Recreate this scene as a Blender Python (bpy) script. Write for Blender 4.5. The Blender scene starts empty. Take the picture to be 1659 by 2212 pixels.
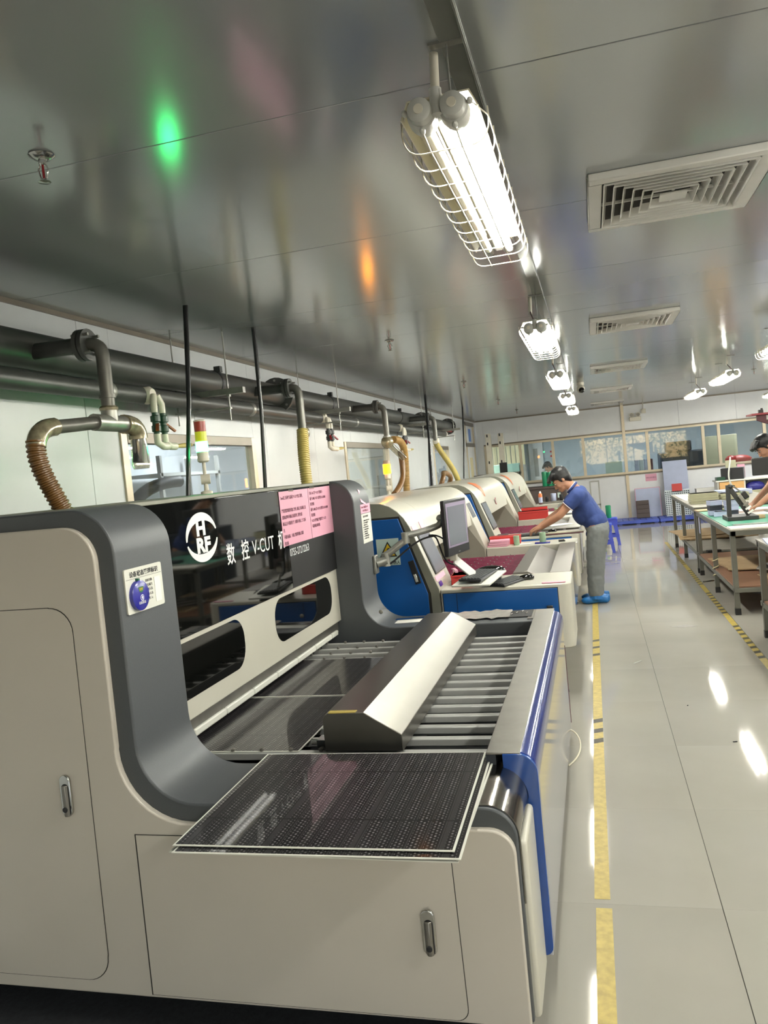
import bpy, bmesh, math, random
from mathutils import Vector, Matrix
random.seed(7)
SC = bpy.context.scene
COL = SC.collection
PI = math.pi

# ---------------------------------------------------------------- camera
CAM = Vector((0.0, 0.0, 1.63))
YAW, PITCH, ROLL, FPX = -0.25957673, -0.04864343, -0.09774859, 1724.108
_f = Vector((math.sin(YAW)*math.cos(PITCH), math.cos(YAW)*math.cos(PITCH), math.sin(PITCH)))
_r = Vector((math.cos(YAW), -math.sin(YAW), 0))
_u = _r.cross(_f)
_c, _s = math.cos(ROLL), math.sin(ROLL)
_R, _U = _c*_r + _s*_u, -_s*_r + _c*_u
cd = bpy.data.cameras.new('camera')
cd.sensor_fit = 'VERTICAL'; cd.sensor_height = 36.0; cd.lens = FPX*36.0/2212.0
cd.clip_start = 0.02; cd.clip_end = 200
co = bpy.data.objects.new('camera', cd); COL.objects.link(co)
co.matrix_world = Matrix(((_R.x, _U.x, -_f.x, CAM.x), (_R.y, _U.y, -_f.y, CAM.y), (_R.z, _U.z, -_f.z, CAM.z), (0, 0, 0, 1)))
SC.camera = co

# ---------------------------------------------------------------- world, exposure, light strengths
w = bpy.data.worlds.new('daylight'); SC.world = w; w.use_nodes = True
wn = w.node_tree.nodes; wl = w.node_tree.links
bg = wn['Background']
sky = wn.new('ShaderNodeTexSky'); sky.sky_type = 'NISHITA'; sky.sun_disc = False
sky.sun_elevation = math.radians(38); sky.sun_rotation = math.radians(200); sky.air_density = 1.2; sky.dust_density = 3
wl.new(sky.outputs[0], bg.inputs[0]); bg.inputs[1].default_value = 1.3
SC.view_settings.view_transform = 'Standard'; SC.view_settings.look = 'None'
SC.view_settings.gamma = 1.0; SC.view_settings.use_curve_mapping = False
SC.view_settings.exposure = 0.12
TUBE_ON = 248.0          # lit fluorescent tubes
TUBE_OFF = 0.35          # the dim left tube of the nearest lamp
GREEN_ON, AMBER_ON = 48.0, 22.0
SC.cycles.max_bounces = 8; SC.cycles.diffuse_bounces = 4; SC.cycles.glossy_bounces = 4
SC.cycles.transparent_max_bounces = 12
SC.cycles.sample_clamp_indirect = 6.0
SC.cycles.use_denoising = True
SC.cycles.caustics_reflective = False; SC.cycles.caustics_refractive = False

# ---------------------------------------------------------------- helpers
def lin(c):
    return tuple(((v/255.0)/12.92 if v/255.0 <= 0.04045 else ((v/255.0+0.055)/1.055)**2.4) for v in c) + (1.0,)

MATS = {}
def mk(name, rgb, rough=0.5, metal=0.0, spec=0.5, var=0.06, scale=6.0, bump=0.0, coat=0.0, emit=0.0, stretch=None, rvar=0.0):
    """principled material with a soft procedural mottling of its own colour"""
    m = bpy.data.materials.new(name); m.use_nodes = True
    n = m.node_tree.nodes; l = m.node_tree.links
    b = n['Principled BSDF']
    c = lin(rgb)
    tc = n.new('ShaderNodeTexCoord'); nz = n.new('ShaderNodeTexNoise')
    nz.inputs['Scale'].default_value = scale; nz.inputs['Detail'].default_value = 4
    if stretch:
        mp = n.new('ShaderNodeMapping'); mp.inputs['Scale'].default_value = stretch
        l.new(tc.outputs['Object'], mp.inputs[0]); l.new(mp.outputs[0], nz.inputs['Vector'])
    else:
        l.new(tc.outputs['Object'], nz.inputs['Vector'])
    rp = n.new('ShaderNodeValToRGB')
    rp.color_ramp.elements[0].position = 0.3; rp.color_ramp.elements[1].position = 0.7
    rp.color_ramp.elements[0].color = tuple(v*(1-var) for v in c[:3]) + (1,)
    rp.color_ramp.elements[1].color = tuple(min(1, v*(1+var)) for v in c[:3]) + (1,)
    l.new(nz.outputs['Fac'], rp.inputs[0]); l.new(rp.outputs[0], b.inputs['Base Color'])
    b.inputs['Roughness'].default_value = rough; b.inputs['Metallic'].default_value = metal
    b.inputs['Specular IOR Level'].default_value = spec
    b.inputs['Coat Weight'].default_value = coat; b.inputs['Coat Roughness'].default_value = 0.08
    if rvar:
        mr = n.new('ShaderNodeMapRange'); mr.inputs['To Min'].default_value = max(0.02, rough-rvar); mr.inputs['To Max'].default_value = rough+rvar
        l.new(nz.outputs['Fac'], mr.inputs['Value']); l.new(mr.outputs[0], b.inputs['Roughness'])
    if bump:
        bp = n.new('ShaderNodeBump'); bp.inputs['Strength'].default_value = bump; bp.inputs['Distance'].default_value = 0.004
        l.new(nz.outputs['Fac'], bp.inputs['Height']); l.new(bp.outputs[0], b.inputs['Normal'])
    if emit:
        b.inputs['Emission Color'].default_value = c; b.inputs['Emission Strength'].default_value = emit
    MATS[name] = m
    return m

def glass(name, tint, refl=0.5, rough=0.02, ior=1.5, base=0.0):
    """thin pane: transparent, tinted, with a fresnel mirror on it"""
    m = bpy.data.materials.new(name); m.use_nodes = True
    n = m.node_tree.nodes; l = m.node_tree.links
    n.remove(n['Principled BSDF'])
    t = n.new('ShaderNodeBsdfTransparent'); g = n.new('ShaderNodeBsdfGlossy'); mx = n.new('ShaderNodeMixShader')
    lw = n.new('ShaderNodeLayerWeight'); lw.inputs[0].default_value = 0.5
    pw = n.new('ShaderNodeMath'); pw.operation = 'POWER'; pw.inputs[1].default_value = 5.0; l.new(lw.outputs['Facing'], pw.inputs[0])
    fr = n.new('ShaderNodeMath'); fr.operation = 'MULTIPLY_ADD'; fr.inputs[1].default_value = 0.96; fr.inputs[2].default_value = 0.04; l.new(pw.outputs[0], fr.inputs[0])
    t.inputs[0].default_value = lin(tint); g.inputs[0].default_value = (1, 1, 1, 1); g.inputs['Roughness'].default_value = rough
    ma = n.new('ShaderNodeMath'); ma.operation = 'MULTIPLY_ADD'; ma.inputs[1].default_value = refl; ma.inputs[2].default_value = base
    nz = n.new('ShaderNodeTexNoise'); nz.inputs['Scale'].default_value = 1.5
    bp = n.new('ShaderNodeBump'); bp.inputs['Strength'].default_value = 0.015; l.new(nz.outputs['Fac'], bp.inputs['Height'])
    l.new(bp.outputs[0], g.inputs['Normal'])
    l.new(fr.outputs[0], ma.inputs[0]); l.new(ma.outputs[0], mx.inputs[0])
    l.new(t.outputs[0], mx.inputs[1]); l.new(g.outputs[0], mx.inputs[2])
    l.new(mx.outputs[0], n['Material Output'].inputs[0])
    MATS[name] = m
    return m

WLOC = {}
class B:
    """collects geometry in world coordinates; build() links it as one mesh object"""
    def __init__(s): s.v = []; s.f = []
    def add(s, vs, fs):
        o = len(s.v); s.v += [Vector(p) for p in vs]; s.f += [[i+o for i in q] for q in fs]; return s
    def box(s, x0, x1, y0, y1, z0, z1):
        return s.add([(x0,y0,z0),(x1,y0,z0),(x1,y1,z0),(x0,y1,z0),(x0,y0,z1),(x1,y0,z1),(x1,y1,z1),(x0,y1,z1)],
                     [(0,3,2,1),(4,5,6,7),(0,1,5,4),(1,2,6,5),(2,3,7,6),(3,0,4,7)])
    def obox(s, c, size, rot=None):
        m = rot if rot is not None else Matrix.Identity(3)
        c = Vector(c); a, b_, d = (v/2 for v in size)
        P = [(-a,-b_,-d),(a,-b_,-d),(a,b_,-d),(-a,b_,-d),(-a,-b_,d),(a,-b_,d),(a,b_,d),(-a,b_,d)]
        return s.add([c + m @ Vector(p) for p in P], [(0,3,2,1),(4,5,6,7),(0,1,5,4),(1,2,6,5),(2,3,7,6),(3,0,4,7)])
    def beam(s, p0, p1, wx, wy, up=(0,0,1)):
        """square bar from p0 to p1"""
        p0, p1 = Vector(p0), Vector(p1); d = (p1-p0); L = d.length; d.normalize()
        up = Vector(up)
        if abs(d.dot(up)) > 0.95: up = Vector((0,1,0))
        x = d.cross(up).normalized(); y = x.cross(d)
        m = Matrix((x, y, d)).transposed()
        return s.obox((p0+p1)/2, (wx, wy, L), m)
    def prism(s, pts, axis, a0, a1):
        f = {'Y': lambda p, a: (p[0], a, p[1]), 'X': lambda p, a: (a, p[0], p[1]), 'Z': lambda p, a: (p[0], p[1], a)}[axis]
        n = len(pts)
        return s.add([f(p, a0) for p in pts] + [f(p, a1) for p in pts],
                     [list(range(n))[::-1], list(range(n, 2*n))] + [(i, (i+1) % n, (i+1) % n+n, i+n) for i in range(n)])
    def tube(s, path, r, n=10, caps=True, closed=False):
        P = [Vector(p) for p in path]; k = len(P)
        rs = r if isinstance(r, (list, tuple)) else [r]*k
        T = []
        for i in range(k):
            a = P[i-1] if (i > 0 or closed) else P[i]; b_ = P[(i+1) % k] if (i < k-1 or closed) else P[i]
            T.append((b_-a).normalized())
        up = Vector((0,0,1)) if abs(T[0].z) < 0.9 else Vector((0,1,0))
        x = T[0].cross(up).normalized(); vs = []
        for i in range(k):
            x = (x - T[i]*x.dot(T[i])).normalized(); y = T[i].cross(x)
            for j in range(n):
                a = 2*PI*j/n; vs.append(P[i] + (x*math.cos(a)+y*math.sin(a))*rs[i])
        fs = []
        for i in range(k if closed else k-1):
            i2 = (i+1) % k
            for j in range(n):
                fs.append((i*n+j, i*n+(j+1) % n, i2*n+(j+1) % n, i2*n+j))
        if caps and not closed:
            fs.append(list(range(n))[::-1]); fs.append([(k-1)*n+j for j in range(n)])
        return s.add(vs, fs)
    def cyl(s, p0, p1, r, n=16, r2=None):
        return s.tube([p0, p1], [r, r if r2 is None else r2], n)
    def ell(s, c, rad, n=14, m=9, rot=None):
        c = Vector(c); vs = []; fs = []
        for i in range(m+1):
            t = PI*i/m
            for j in range(n):
                a = 2*PI*j/n; p = Vector((rad[0]*math.sin(t)*math.cos(a), rad[1]*math.sin(t)*math.sin(a), rad[2]*math.cos(t)))
                vs.append(c + (rot @ p if rot is not None else p))
        for i in range(m):
            for j in range(n):
                fs.append((i*n+j, (i+1)*n+j, (i+1)*n+(j+1) % n, i*n+(j+1) % n))
        return s.add(vs, fs)
    def lathe(s, c, prof, n=20, axis=(0,0,1)):
        """prof = [(radius, height)...] about axis through c"""
        ax = Vector(axis).normalized(); up = Vector((0,0,1)) if abs(ax.z) < 0.9 else Vector((1,0,0))
        x = ax.cross(up).normalized(); y = ax.cross(x); c = Vector(c); vs = []; k = len(prof)
        for r, h in prof:
            for j in range(n):
                a = 2*PI*j/n; vs.append(c + ax*h + (x*math.cos(a)+y*math.sin(a))*max(r, 1e-4))
        fs = [(i*n+j, i*n+(j+1) % n, (i+1)*n+(j+1) % n, (i+1)*n+j) for i in range(k-1) for j in range(n)]
        fs += [list(range(n))[::-1], [(k-1)*n+j for j in range(n)]]
        return s.add(vs, fs)
    def mesh(s, name, off=Vector((0,0,0)), angle=40):
        me = bpy.data.meshes.new(name); bm = bmesh.new()
        vs = [bm.verts.new(p-off) for p in s.v]
        for q in s.f:
            try: bm.faces.new([vs[i] for i in q])
            except ValueError: pass
        bmesh.ops.remove_doubles(bm, verts=bm.verts, dist=1e-6)
        bmesh.ops.recalc_face_normals(bm, faces=bm.faces)
        ca = math.radians(angle)
        for e in bm.edges:
            e.smooth = not (len(e.link_faces) == 2 and e.calc_face_angle(0) > ca) 
        for f in bm.faces: f.smooth = True
        bm.to_mesh(me); bm.free()
        return me
    def build(s, name, mat, parent=None, bevel=0.0, seg=2, angle=40):
        off = WLOC.get(parent.name, Vector((0,0,0))) if parent is not None else Vector((0,0,0))
        me = s.mesh(name, off, angle)
        me.materials.append(MATS[mat] if isinstance(mat, str) else mat)
        o = bpy.data.objects.new(name, me); COL.objects.link(o)
        if parent is not None: o.parent = parent
        WLOC[o.name] = off.copy()
        if bevel:
            md = o.modifiers.new('edge', 'BEVEL'); md.width = bevel; md.segments = seg; md.limit_method = 'ANGLE'; md.angle_limit = math.radians(35)
        return o

def tag(o, label, cat, group=None):
    o['label'] = label; o['category'] = cat
    if group: o['group'] = group
    return o
def thing(name, label, cat, loc, group=None):
    o = bpy.data.objects.new(name, None); COL.objects.link(o); o.location = loc; o.empty_display_size = 0.1
    WLOC[o.name] = Vector(loc); return tag(o, label, cat, group)
def solo(b, name, mat, label, cat, group=None, **k):
    """a thing that is one mesh, origin at its own centre base"""
    c = Vector((sum(p.x for p in b.v)/len(b.v), sum(p.y for p in b.v)/len(b.v), min(p.z for p in b.v)))
    me = b.mesh(name, c, k.pop('angle', 40)); me.materials.append(MATS[mat])
    o = bpy.data.objects.new(name, me); COL.objects.link(o); o.location = c; WLOC[o.name] = c
    bv = k.get('bevel', 0)
    if bv:
        md = o.modifiers.new('edge', 'BEVEL'); md.width = bv; md.segments = 2; md.limit_method = 'ANGLE'; md.angle_limit = math.radians(35)
    return tag(o, label, cat, group)
def struct(o): o['kind'] = 'structure'; return o
def plabel(o, t): o['label'] = t; return o
def kids(o): return [c for c in bpy.data.objects if c.parent == o]
def copy_tree(root, loc, label=None, group=None):
    r = root.copy(); COL.objects.link(r); r.location = loc; WLOC[r.name] = Vector(loc)
    if label: r['label'] = label
    if group: r['group'] = group
    for ch in list(root.children):
        c = ch.copy(); COL.objects.link(c); c.parent = r; WLOC[c.name] = Vector(loc)
        for g in list(ch.children):
            d = g.copy(); COL.objects.link(d); d.parent = c; WLOC[d.name] = Vector(loc)
    return r
TEXTS = []
def text(s_, loc, size, mat, parent, rot, name='lettering', sx=1.0, align='LEFT', ext=0.0003, bold=0.0):
    """lettering of real thin geometry; made into meshes in one go at the end"""
    cu = bpy.data.curves.new(name, 'FONT'); cu.body = s_; cu.size = size; cu.extrude = ext; cu.align_x = align; cu.offset = bold
    cu.resolution_u = 3
    o = bpy.data.objects.new(name, cu); COL.objects.link(o); o.rotation_euler = rot; o.scale = (sx, 1, 1)
    off = WLOC.get(parent.name, Vector((0,0,0))) if parent is not None else Vector((0,0,0))
    o.location = Vector(loc)-off; o.parent = parent; cu.materials.append(MATS[mat])
    TEXTS.append(o); return o
def finish_texts():
    bpy.context.view_layer.update(); dg = bpy.context.evaluated_depsgraph_get()
    for o in TEXTS:
        me = bpy.data.meshes.new_from_object(o.evaluated_get(dg)); nm = o.name
        q = bpy.data.objects.new(nm, me); par = o.parent
        mw = o.matrix_basis.copy(); bpy.data.objects.remove(o)
        q.name = nm.split('.')[0]; COL.objects.link(q); q.parent = par; q.matrix_basis = mw
def arc(cx, cz, r, a0, a1, n=8):
    return [(cx+r*math.cos(math.radians(a0+(a1-a0)*i/n)), cz+r*math.sin(math.radians(a0+(a1-a0)*i/n))) for i in range(n+1)]
def rrect(x0, x1, z0, z1, r, n=5):
    return arc(x1-r, z1-r, r, 0, 90, n)+arc(x0+r, z1-r, r, 90, 180, n)+arc(x0+r, z0+r, r, 180, 270, n)+arc(x1-r, z0+r, r, 270, 360, n)
def bez(p0, p1, p2, p3, n=10):
    o = []
    for i in range(n+1):
        t = i/n; a = (1-t)**3; b_ = 3*t*(1-t)**2; c = 3*t*t*(1-t); d = t**3
        o.append(tuple(a*p0[k]+b_*p1[k]+c*p2[k]+d*p3[k] for k in range(3)))
    return o
ROTX = (PI/2, 0, PI/2)      # text on a face looking towards +X
ROTY = (PI/2, 0, 0)         # text on a face looking towards -Y

# ---------------------------------------------------------------- materials
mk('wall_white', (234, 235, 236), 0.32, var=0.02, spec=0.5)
mk('wall_left_dimmed', (202, 205, 206), 0.32, var=0.02)  # same wall sheet, darkened to offset strong light on this side
mk('wall_room', (212, 216, 220), 0.5, var=0.02)
mk('grout', (70, 68, 62), 0.8)
mk('tape_yellow', (174, 154, 78), 0.45, var=0.18, scale=30)
mk('tape_dark', (58, 54, 42), 0.5, var=0.25, scale=40)
mk('alu_champagne', (204, 192, 168), 0.3, 0.25, var=0.05)
mk('alu_grey', (120, 112, 100), 0.35, 0.5)
mk('ceiling_trim', (150, 152, 148), 0.25, 0.6, var=0.05)
mk('machine_white', (192, 185, 174), 0.35, var=0.025, scale=2.5, coat=0.15)
mk('machine_ivory', (190, 187, 174), 0.3, var=0.03, scale=3, coat=0.2)
mk('machine_grey', (78, 81, 84), 0.42, 0.15, var=0.06, scale=300, bump=0.03)
mk('machine_midgrey', (128, 128, 116), 0.45, var=0.04)
mk('machine_taupe', (140, 136, 124), 0.5, var=0.04)
mk('seam_dark', (38, 35, 30), 0.7)
mk('black', (22, 22, 24), 0.45, var=0.15)
mk('black_gloss', (10, 11, 10), 0.035, var=0.1, spec=0.6)
mk('bed_dark', (20, 21, 24), 0.5, var=0.3, scale=40)
mk('navy_dark', (38, 44, 54), 0.5, var=0.1)
mk('blue_gloss', (34, 74, 146), 0.2, var=0.06, coat=0.6)
mk('blue_rail', (34, 52, 120), 0.16, var=0.05, coat=0.5)
mk('blue_panel', (10, 84, 156), 0.42, var=0.06, scale=2)
mk('panel_lavender', (186, 188, 200), 0.1, 0.35, var=0.03, coat=0.5)
mk('steel', (126, 123, 116), 0.36, 0.95, var=0.08, scale=5, rvar=0.04)
mk('steel_polished', (150, 146, 140), 0.16, 1.0, var=0.12, scale=14, rvar=0.06)
mk('steel_matt', (134, 131, 125), 0.42, 0.8, var=0.14, scale=14, rvar=0.1)
mk('slat_grey', (172, 172, 168), 0.38, 0.15, var=0.08)
mk('chrome', (196, 196, 192), 0.14, 1.0, var=0.05)
mk('zinc', (150, 150, 144), 0.4, 0.7, var=0.15, scale=20)
mk('pipe_iron', (74, 75, 73), 0.42, 0.35, var=0.22, scale=7, stretch=(1, 1, 1), rvar=0.12)
mk('pipe_branch', (100, 99, 93), 0.4, 0.4, var=0.2, scale=12)
mk('pvc_white', (222, 216, 200), 0.35, var=0.05)
mk('valve_green', (26, 66, 48), 0.35, var=0.1)
mk('valve_black', (44, 46, 48), 0.4, var=0.1)
mk('valve_orange', (150, 84, 44), 0.4, var=0.1)
mk('valve_red', (140, 30, 36), 0.4, var=0.1)
mk('hose_brown', (112, 80, 42), 0.32, var=0.16, scale=18)
mk('hose_tan', (160, 128, 74), 0.35, var=0.12)
mk('hose_yellow', (186, 170, 98), 0.35, var=0.1)
mk('film_wrap', (150, 142, 118), 0.2, 0.5, var=0.3, scale=30, bump=0.5)
mk('conduit_black', (34, 34, 36), 0.25, var=0.1)
mk('label_white', (206, 206, 196), 0.4, var=0.03)
mk('paper_white', (226, 224, 216), 0.6, var=0.03)
mk('paper_pink', (224, 164, 184), 0.35, var=0.05, scale=3)
mk('ink_pink', (110, 58, 76), 0.6)
mk('ink_black', (36, 36, 38), 0.6)
mk('ink_white', (226, 228, 228), 0.5, var=0.02)
mk('badge_blue', (38, 40, 140), 0.25, var=0.08, coat=0.4)
mk('badge_green', (20, 96, 70), 0.4)
mk('lens_red', (150, 60, 44), 0.3, var=0.05, emit=0.12)
mk('lens_yellow', (190, 196, 40), 0.3, var=0.05, emit=0.35)
mk('lens_green_lit', (40, 255, 130), 0.3, var=0.0, emit=GREEN_ON)
mk('lens_amber_lit', (255, 150, 6), 0.3, var=0.0, emit=AMBER_ON)
mk('tube_lit', (252, 253, 250), 0.4, var=0.0, emit=TUBE_ON)
mk('tube_dim', (240, 234, 214), 0.4, var=0.02, emit=TUBE_OFF)
mk('lamp_cap', (192, 192, 186), 0.35, var=0.05)
mk('lamp_reflector', (226, 220, 196), 0.35, var=0.03)
mk('lamp_wire', (214, 208, 190), 0.35, var=0.05)
mk('vent_white', (228, 226, 220), 0.35, var=0.05)
mk('vent_dark', (44, 42, 40), 0.8)
mk('monitor_black', (34, 35, 38), 0.35, var=0.1)
mk('screen_grey', (104, 106, 114), 0.18, var=0.04)
mk('screen_mauve', (126, 116, 136), 0.3, var=0.05)
mk('key_grey', (62, 64, 66), 0.45, var=0.1)
mk('box_red', (190, 52, 48), 0.45, var=0.06)
mk('rod_magenta', (112, 32, 62), 0.4, var=0.15, scale=20)
mk('roll_green', (32, 132, 92), 0.25, var=0.1)
mk('cup_green', (150, 178, 148), 0.4, var=0.08)
mk('stool_blue', (46, 66, 178), 0.3, var=0.06)
mk('pallet_blue', (78, 98, 190), 0.4, var=0.08)
mk('board_blue', (176, 184, 210), 0.5, var=0.05)
mk('board_steel', (170, 178, 182), 0.3, 0.5, var=0.1)
mk('dark_brown', (74, 62, 58), 0.6, var=0.1)
mk('brown_board', (134, 98, 76), 0.5, var=0.1, scale=4)
mk('cardboard', (178, 152, 116), 0.7, var=0.08)
mk('box_beige', (176, 174, 146), 0.5, var=0.06)
mk('wood_light', (206, 162, 104), 0.45, var=0.1, scale=5, stretch=(1, 1, 8))
mk('mat_green', (62, 138, 112), 0.5, var=0.08)
mk('table_grey', (104, 104, 96), 0.4, 0.35, var=0.1)
mk('table_top', (150, 146, 136), 0.45, 0.2, var=0.1)
mk('tripod_black', (38, 38, 38), 0.45, var=0.1)
mk('skin', (172, 126, 100), 0.5, var=0.05, scale=20)
mk('skin_lip', (150, 92, 80), 0.5)
mk('hair_black', (17, 16, 18), 0.45, var=0.3, scale=60, bump=0.5)
mk('polo_blue', (42, 62, 118), 0.8, var=0.07, scale=20, bump=0.2)
mk('polo_trim', (216, 200, 206), 0.8)
mk('trouser_grey', (112, 116, 116), 0.85, var=0.06, scale=14, bump=0.3)
mk('shoe_cover', (30, 102, 166), 0.4, var=0.12, scale=26, bump=0.6)
mk('warn_yellow', (226, 190, 36), 0.4)
mk('sign_pale', (196, 214, 206), 0.4)
mk('orange_logo', (216, 112, 58), 0.4)
mk('rust_red', (150, 62, 70), 0.5, var=0.15)
mk('maroon', (84, 40, 48), 0.5, var=0.15)
mk('teal_box', (150, 186, 176), 0.45, var=0.05)
mk('curtain_cream', (226, 216, 176), 0.7, var=0.05)
mk('leaf_green', (96, 140, 70), 0.6, var=0.3, scale=12)
mk('plastic_film', (176, 172, 166), 0.22, 0.2, var=0.1, scale=25, bump=0.7)
mk('cable_white', (206, 198, 176), 0.4)
mk('cable_black', (24, 24, 26), 0.4)
mk('sign_blue', (96, 140, 214), 0.4)
mk('exit_green', (20, 120, 70), 0.4, emit=0.8)
mk('lamp_room', (244, 246, 255), 0.4, var=0, emit=48.0)
glass('pane', (236, 241, 238), 0.8, base=0.01)
glass('lamp_glass', (250, 248, 240), 0.7, base=0.02)
glass('sleeve_clear', (210, 205, 190), 1.2, 0.12, base=0.12)

# polished porcelain, faintly veined
m = mk('floor_tile', (162, 158, 149), 0.05, spec=0.75, var=0.05, scale=1.6)
oi = m.node_tree.nodes.new('ShaderNodeObjectInfo'); hs = m.node_tree.nodes.new('ShaderNodeHueSaturation')
mr = m.node_tree.nodes.new('ShaderNodeMapRange'); mr.inputs['To Min'].default_value = 0.95; mr.inputs['To Max'].default_value = 1.03
_b = m.node_tree.nodes['Principled BSDF']; _l = _b.inputs['Base Color'].links[0].from_socket
m.node_tree.links.new(oi.outputs['Random'], mr.inputs['Value']); m.node_tree.links.new(mr.outputs[0], hs.inputs['Value'])
m.node_tree.links.new(_l, hs.inputs['Color']); m.node_tree.links.new(hs.outputs[0], _b.inputs['Base Color'])
# painted steel ceiling sheet: satin, faintly wavy
m = mk('ceiling_sheet', (174, 178, 180), 0.16, 0.45, spec=0.6, var=0.03, scale=0.8)
nt = m.node_tree; tc = nt.nodes.new('ShaderNodeTexCoord'); mp = nt.nodes.new('ShaderNodeMapping'); mp.inputs['Scale'].default_value = (2.2, 0.35, 1)
nz = nt.nodes.new('ShaderNodeTexNoise'); nz.inputs['Scale'].default_value = 1.3; nz.inputs['Detail'].default_value = 1
bp = nt.nodes.new('ShaderNodeBump'); bp.inputs['Strength'].default_value = 0.02; bp.inputs['Distance'].default_value = 0.05
nt.links.new(tc.outputs['Object'], mp.inputs[0]); nt.links.new(mp.outputs[0], nz.inputs['Vector']); nt.links.new(nz.outputs['Fac'], bp.inputs['Height'])
nt.links.new(bp.outputs[0], nt.nodes['Principled BSDF'].inputs['Normal'])
# etched circuit board: rows of pads between plain strips, under clear varnish
def pcb(name, dark, light):
    m = bpy.data.materials.new(name); m.use_nodes = True; n = m.node_tree.nodes; l = m.node_tree.links; b = n['Principled BSDF']
    tc = n.new('ShaderNodeTexCoord'); sp = n.new('ShaderNodeSeparateXYZ'); l.new(tc.outputs['Object'], sp.inputs[0])
    def M(op, a, b_=None, c=None):
        q = n.new('ShaderNodeMath'); q.operation = op
        for i, x in enumerate((a, b_, c)):
            if x is None: continue
            if isinstance(x, (int, float)): q.inputs[i].default_value = x
            else: l.new(x, q.inputs[i])
        return q.outputs[0]
    X, Y = sp.outputs['X'], sp.outputs['Y']
    rowf = M('FRACT', M('MULTIPLY', X, 1/0.041))                      # rows run along Y
    band = M('LESS_THAN', M('ABSOLUTE', M('SUBTRACT', rowf, 0.5)), 0.36)
    px = M('FRACT', M('MULTIPLY', X, 1/0.01025)); py = M('FRACT', M('MULTIPLY', M('ADD', Y, M('MULTIPLY', M('FLOOR', M('MULTIPLY', X, 1/0.01025)), 0.0072)), 1/0.0145))
    dx = M('SUBTRACT', px, 0.5); dy = M('SUBTRACT', py, 0.5)
    d = M('ADD', M('MULTIPLY', dx, dx), M('MULTIPLY', dy, dy))
    dot = M('MULTIPLY', M('LESS_THAN', d, 0.075), band)
    cv = n.new('ShaderNodeCombineXYZ'); l.new(M('FLOOR', M('MULTIPLY', X, 1/0.01025)), cv.inputs[0]); l.new(M('FLOOR', M('MULTIPLY', Y, 1/0.0145)), cv.inputs[1])
    wnz = n.new('ShaderNodeTexWhiteNoise'); wnz.noise_dimensions = '2D'; l.new(cv.outputs[0], wnz.inputs['Vector'])
    dot = M('MULTIPLY', dot, M('MULTIPLY_ADD', wnz.outputs['Value'], 0.6, 0.4))
    line = M('MULTIPLY', M('LESS_THAN', M('ABSOLUTE', M('SUBTRACT', rowf, 0.02)), 0.05), 0.18)
    rail = M('LESS_THAN', M('ABSOLUTE', M('SUBTRACT', M('FRACT', M('MULTIPLY', X, 1/0.226)), 0.5)), 0.028)
    gap = M('GREATER_THAN', M('ABSOLUTE', M('SUBTRACT', M('FRACT', M('MULTIPLY', Y, 1/0.33)), 0.5)), 0.012)
    fac = M('MULTIPLY', M('MAXIMUM', M('MULTIPLY', M('MAXIMUM', dot, line), M('SUBTRACT', 1.0, rail)), M('MULTIPLY', rail, 0.12)), gap)
    mx = n.new('ShaderNodeMixRGB'); mx.inputs[1].default_value = lin(dark); mx.inputs[2].default_value = lin(light)
    l.new(fac, mx.inputs[0]); l.new(mx.outputs[0], b.inputs['Base Color'])
    b.inputs['Roughness'].default_value = 0.3; b.inputs['Specular IOR Level'].default_value = 0.12; b.inputs['Coat Weight'].default_value = 0.42; b.inputs['Coat Roughness'].default_value = 0.03
    bp = n.new('ShaderNodeBump'); bp.inputs['Strength'].default_value = 0.25; bp.inputs['Distance'].default_value = 0.001
    l.new(dot, bp.inputs['Height']); l.new(bp.outputs[0], b.inputs['Normal'])
    MATS[name] = m
pcb('pcb_black', (11, 11, 13), (124, 119, 122))
mk('rubber_mat', (44, 46, 50), 0.85, var=0.2, scale=60, bump=0.6)
mk('pcb_edge', (212, 212, 202), 0.35, var=0.05)
# ================================================================ the room
WX, RX, Y0R, Y1R, ZC = -2.59, 6.2, -6.0, 18.8, 2.62
# floor: grout bed with separate polished tiles
fl = struct(B().box(-2.7, RX, Y0R, Y1R+0.1, -0.06, -0.004).build('floor', 'grout'))
TS = 0.806; tile_me = None
for i in range(-4, 8):
    for j in range(-10, 22):
        x0 = 0.312+i*TS; y0 = 2.889+j*TS
        if x0+TS < WX-0.3 or x0 > RX or y0 > Y1R or y0+TS < Y0R: continue
        if tile_me is None:
            g = 0.0009
            tile_me = B().box(g*1.6, TS-g*1.6, g*0.4, TS-g*0.4, -0.008, 0).mesh('floor_tile'); tile_me.materials.append(MATS['floor_tile'])
        o = bpy.data.objects.new('floor_tile', tile_me); COL.objects.link(o); o.parent = fl; o.location = (x0, y0, 0)
struct(B().box(WX-0.1, RX+0.1, Y0R, Y1R+0.1, ZC+0.03, ZC+0.08).build('ceiling', 'grout'))
cei = bpy.data.objects['ceiling']
yb = 2.104-1.213*7
while yb < Y1R:
    for xa, xb in ((WX-0.05, -0.262), (-0.205, RX)):
        b = B().box(xa, xb, max(yb+0.002, Y0R), min(yb+1.211, Y1R+0.05), ZC, ZC+0.03)
        b.build('ceiling_panel', 'ceiling_sheet', cei, bevel=0.0015, seg=1)
    yb += 1.213
tb = B().box(-0.265, -0.202, Y0R, Y1R, ZC-0.004, ZC+0.03).box(-0.209, -0.203, Y0R, Y1R, ZC-0.016, ZC)
struct(tb.build('trim_1', 'ceiling_trim', bevel=0.0015)); 
struct(B().box(WX, WX+0.012, Y0R, Y1R, ZC-0.025, ZC).build('trim_2', 'alu_grey'))
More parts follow.
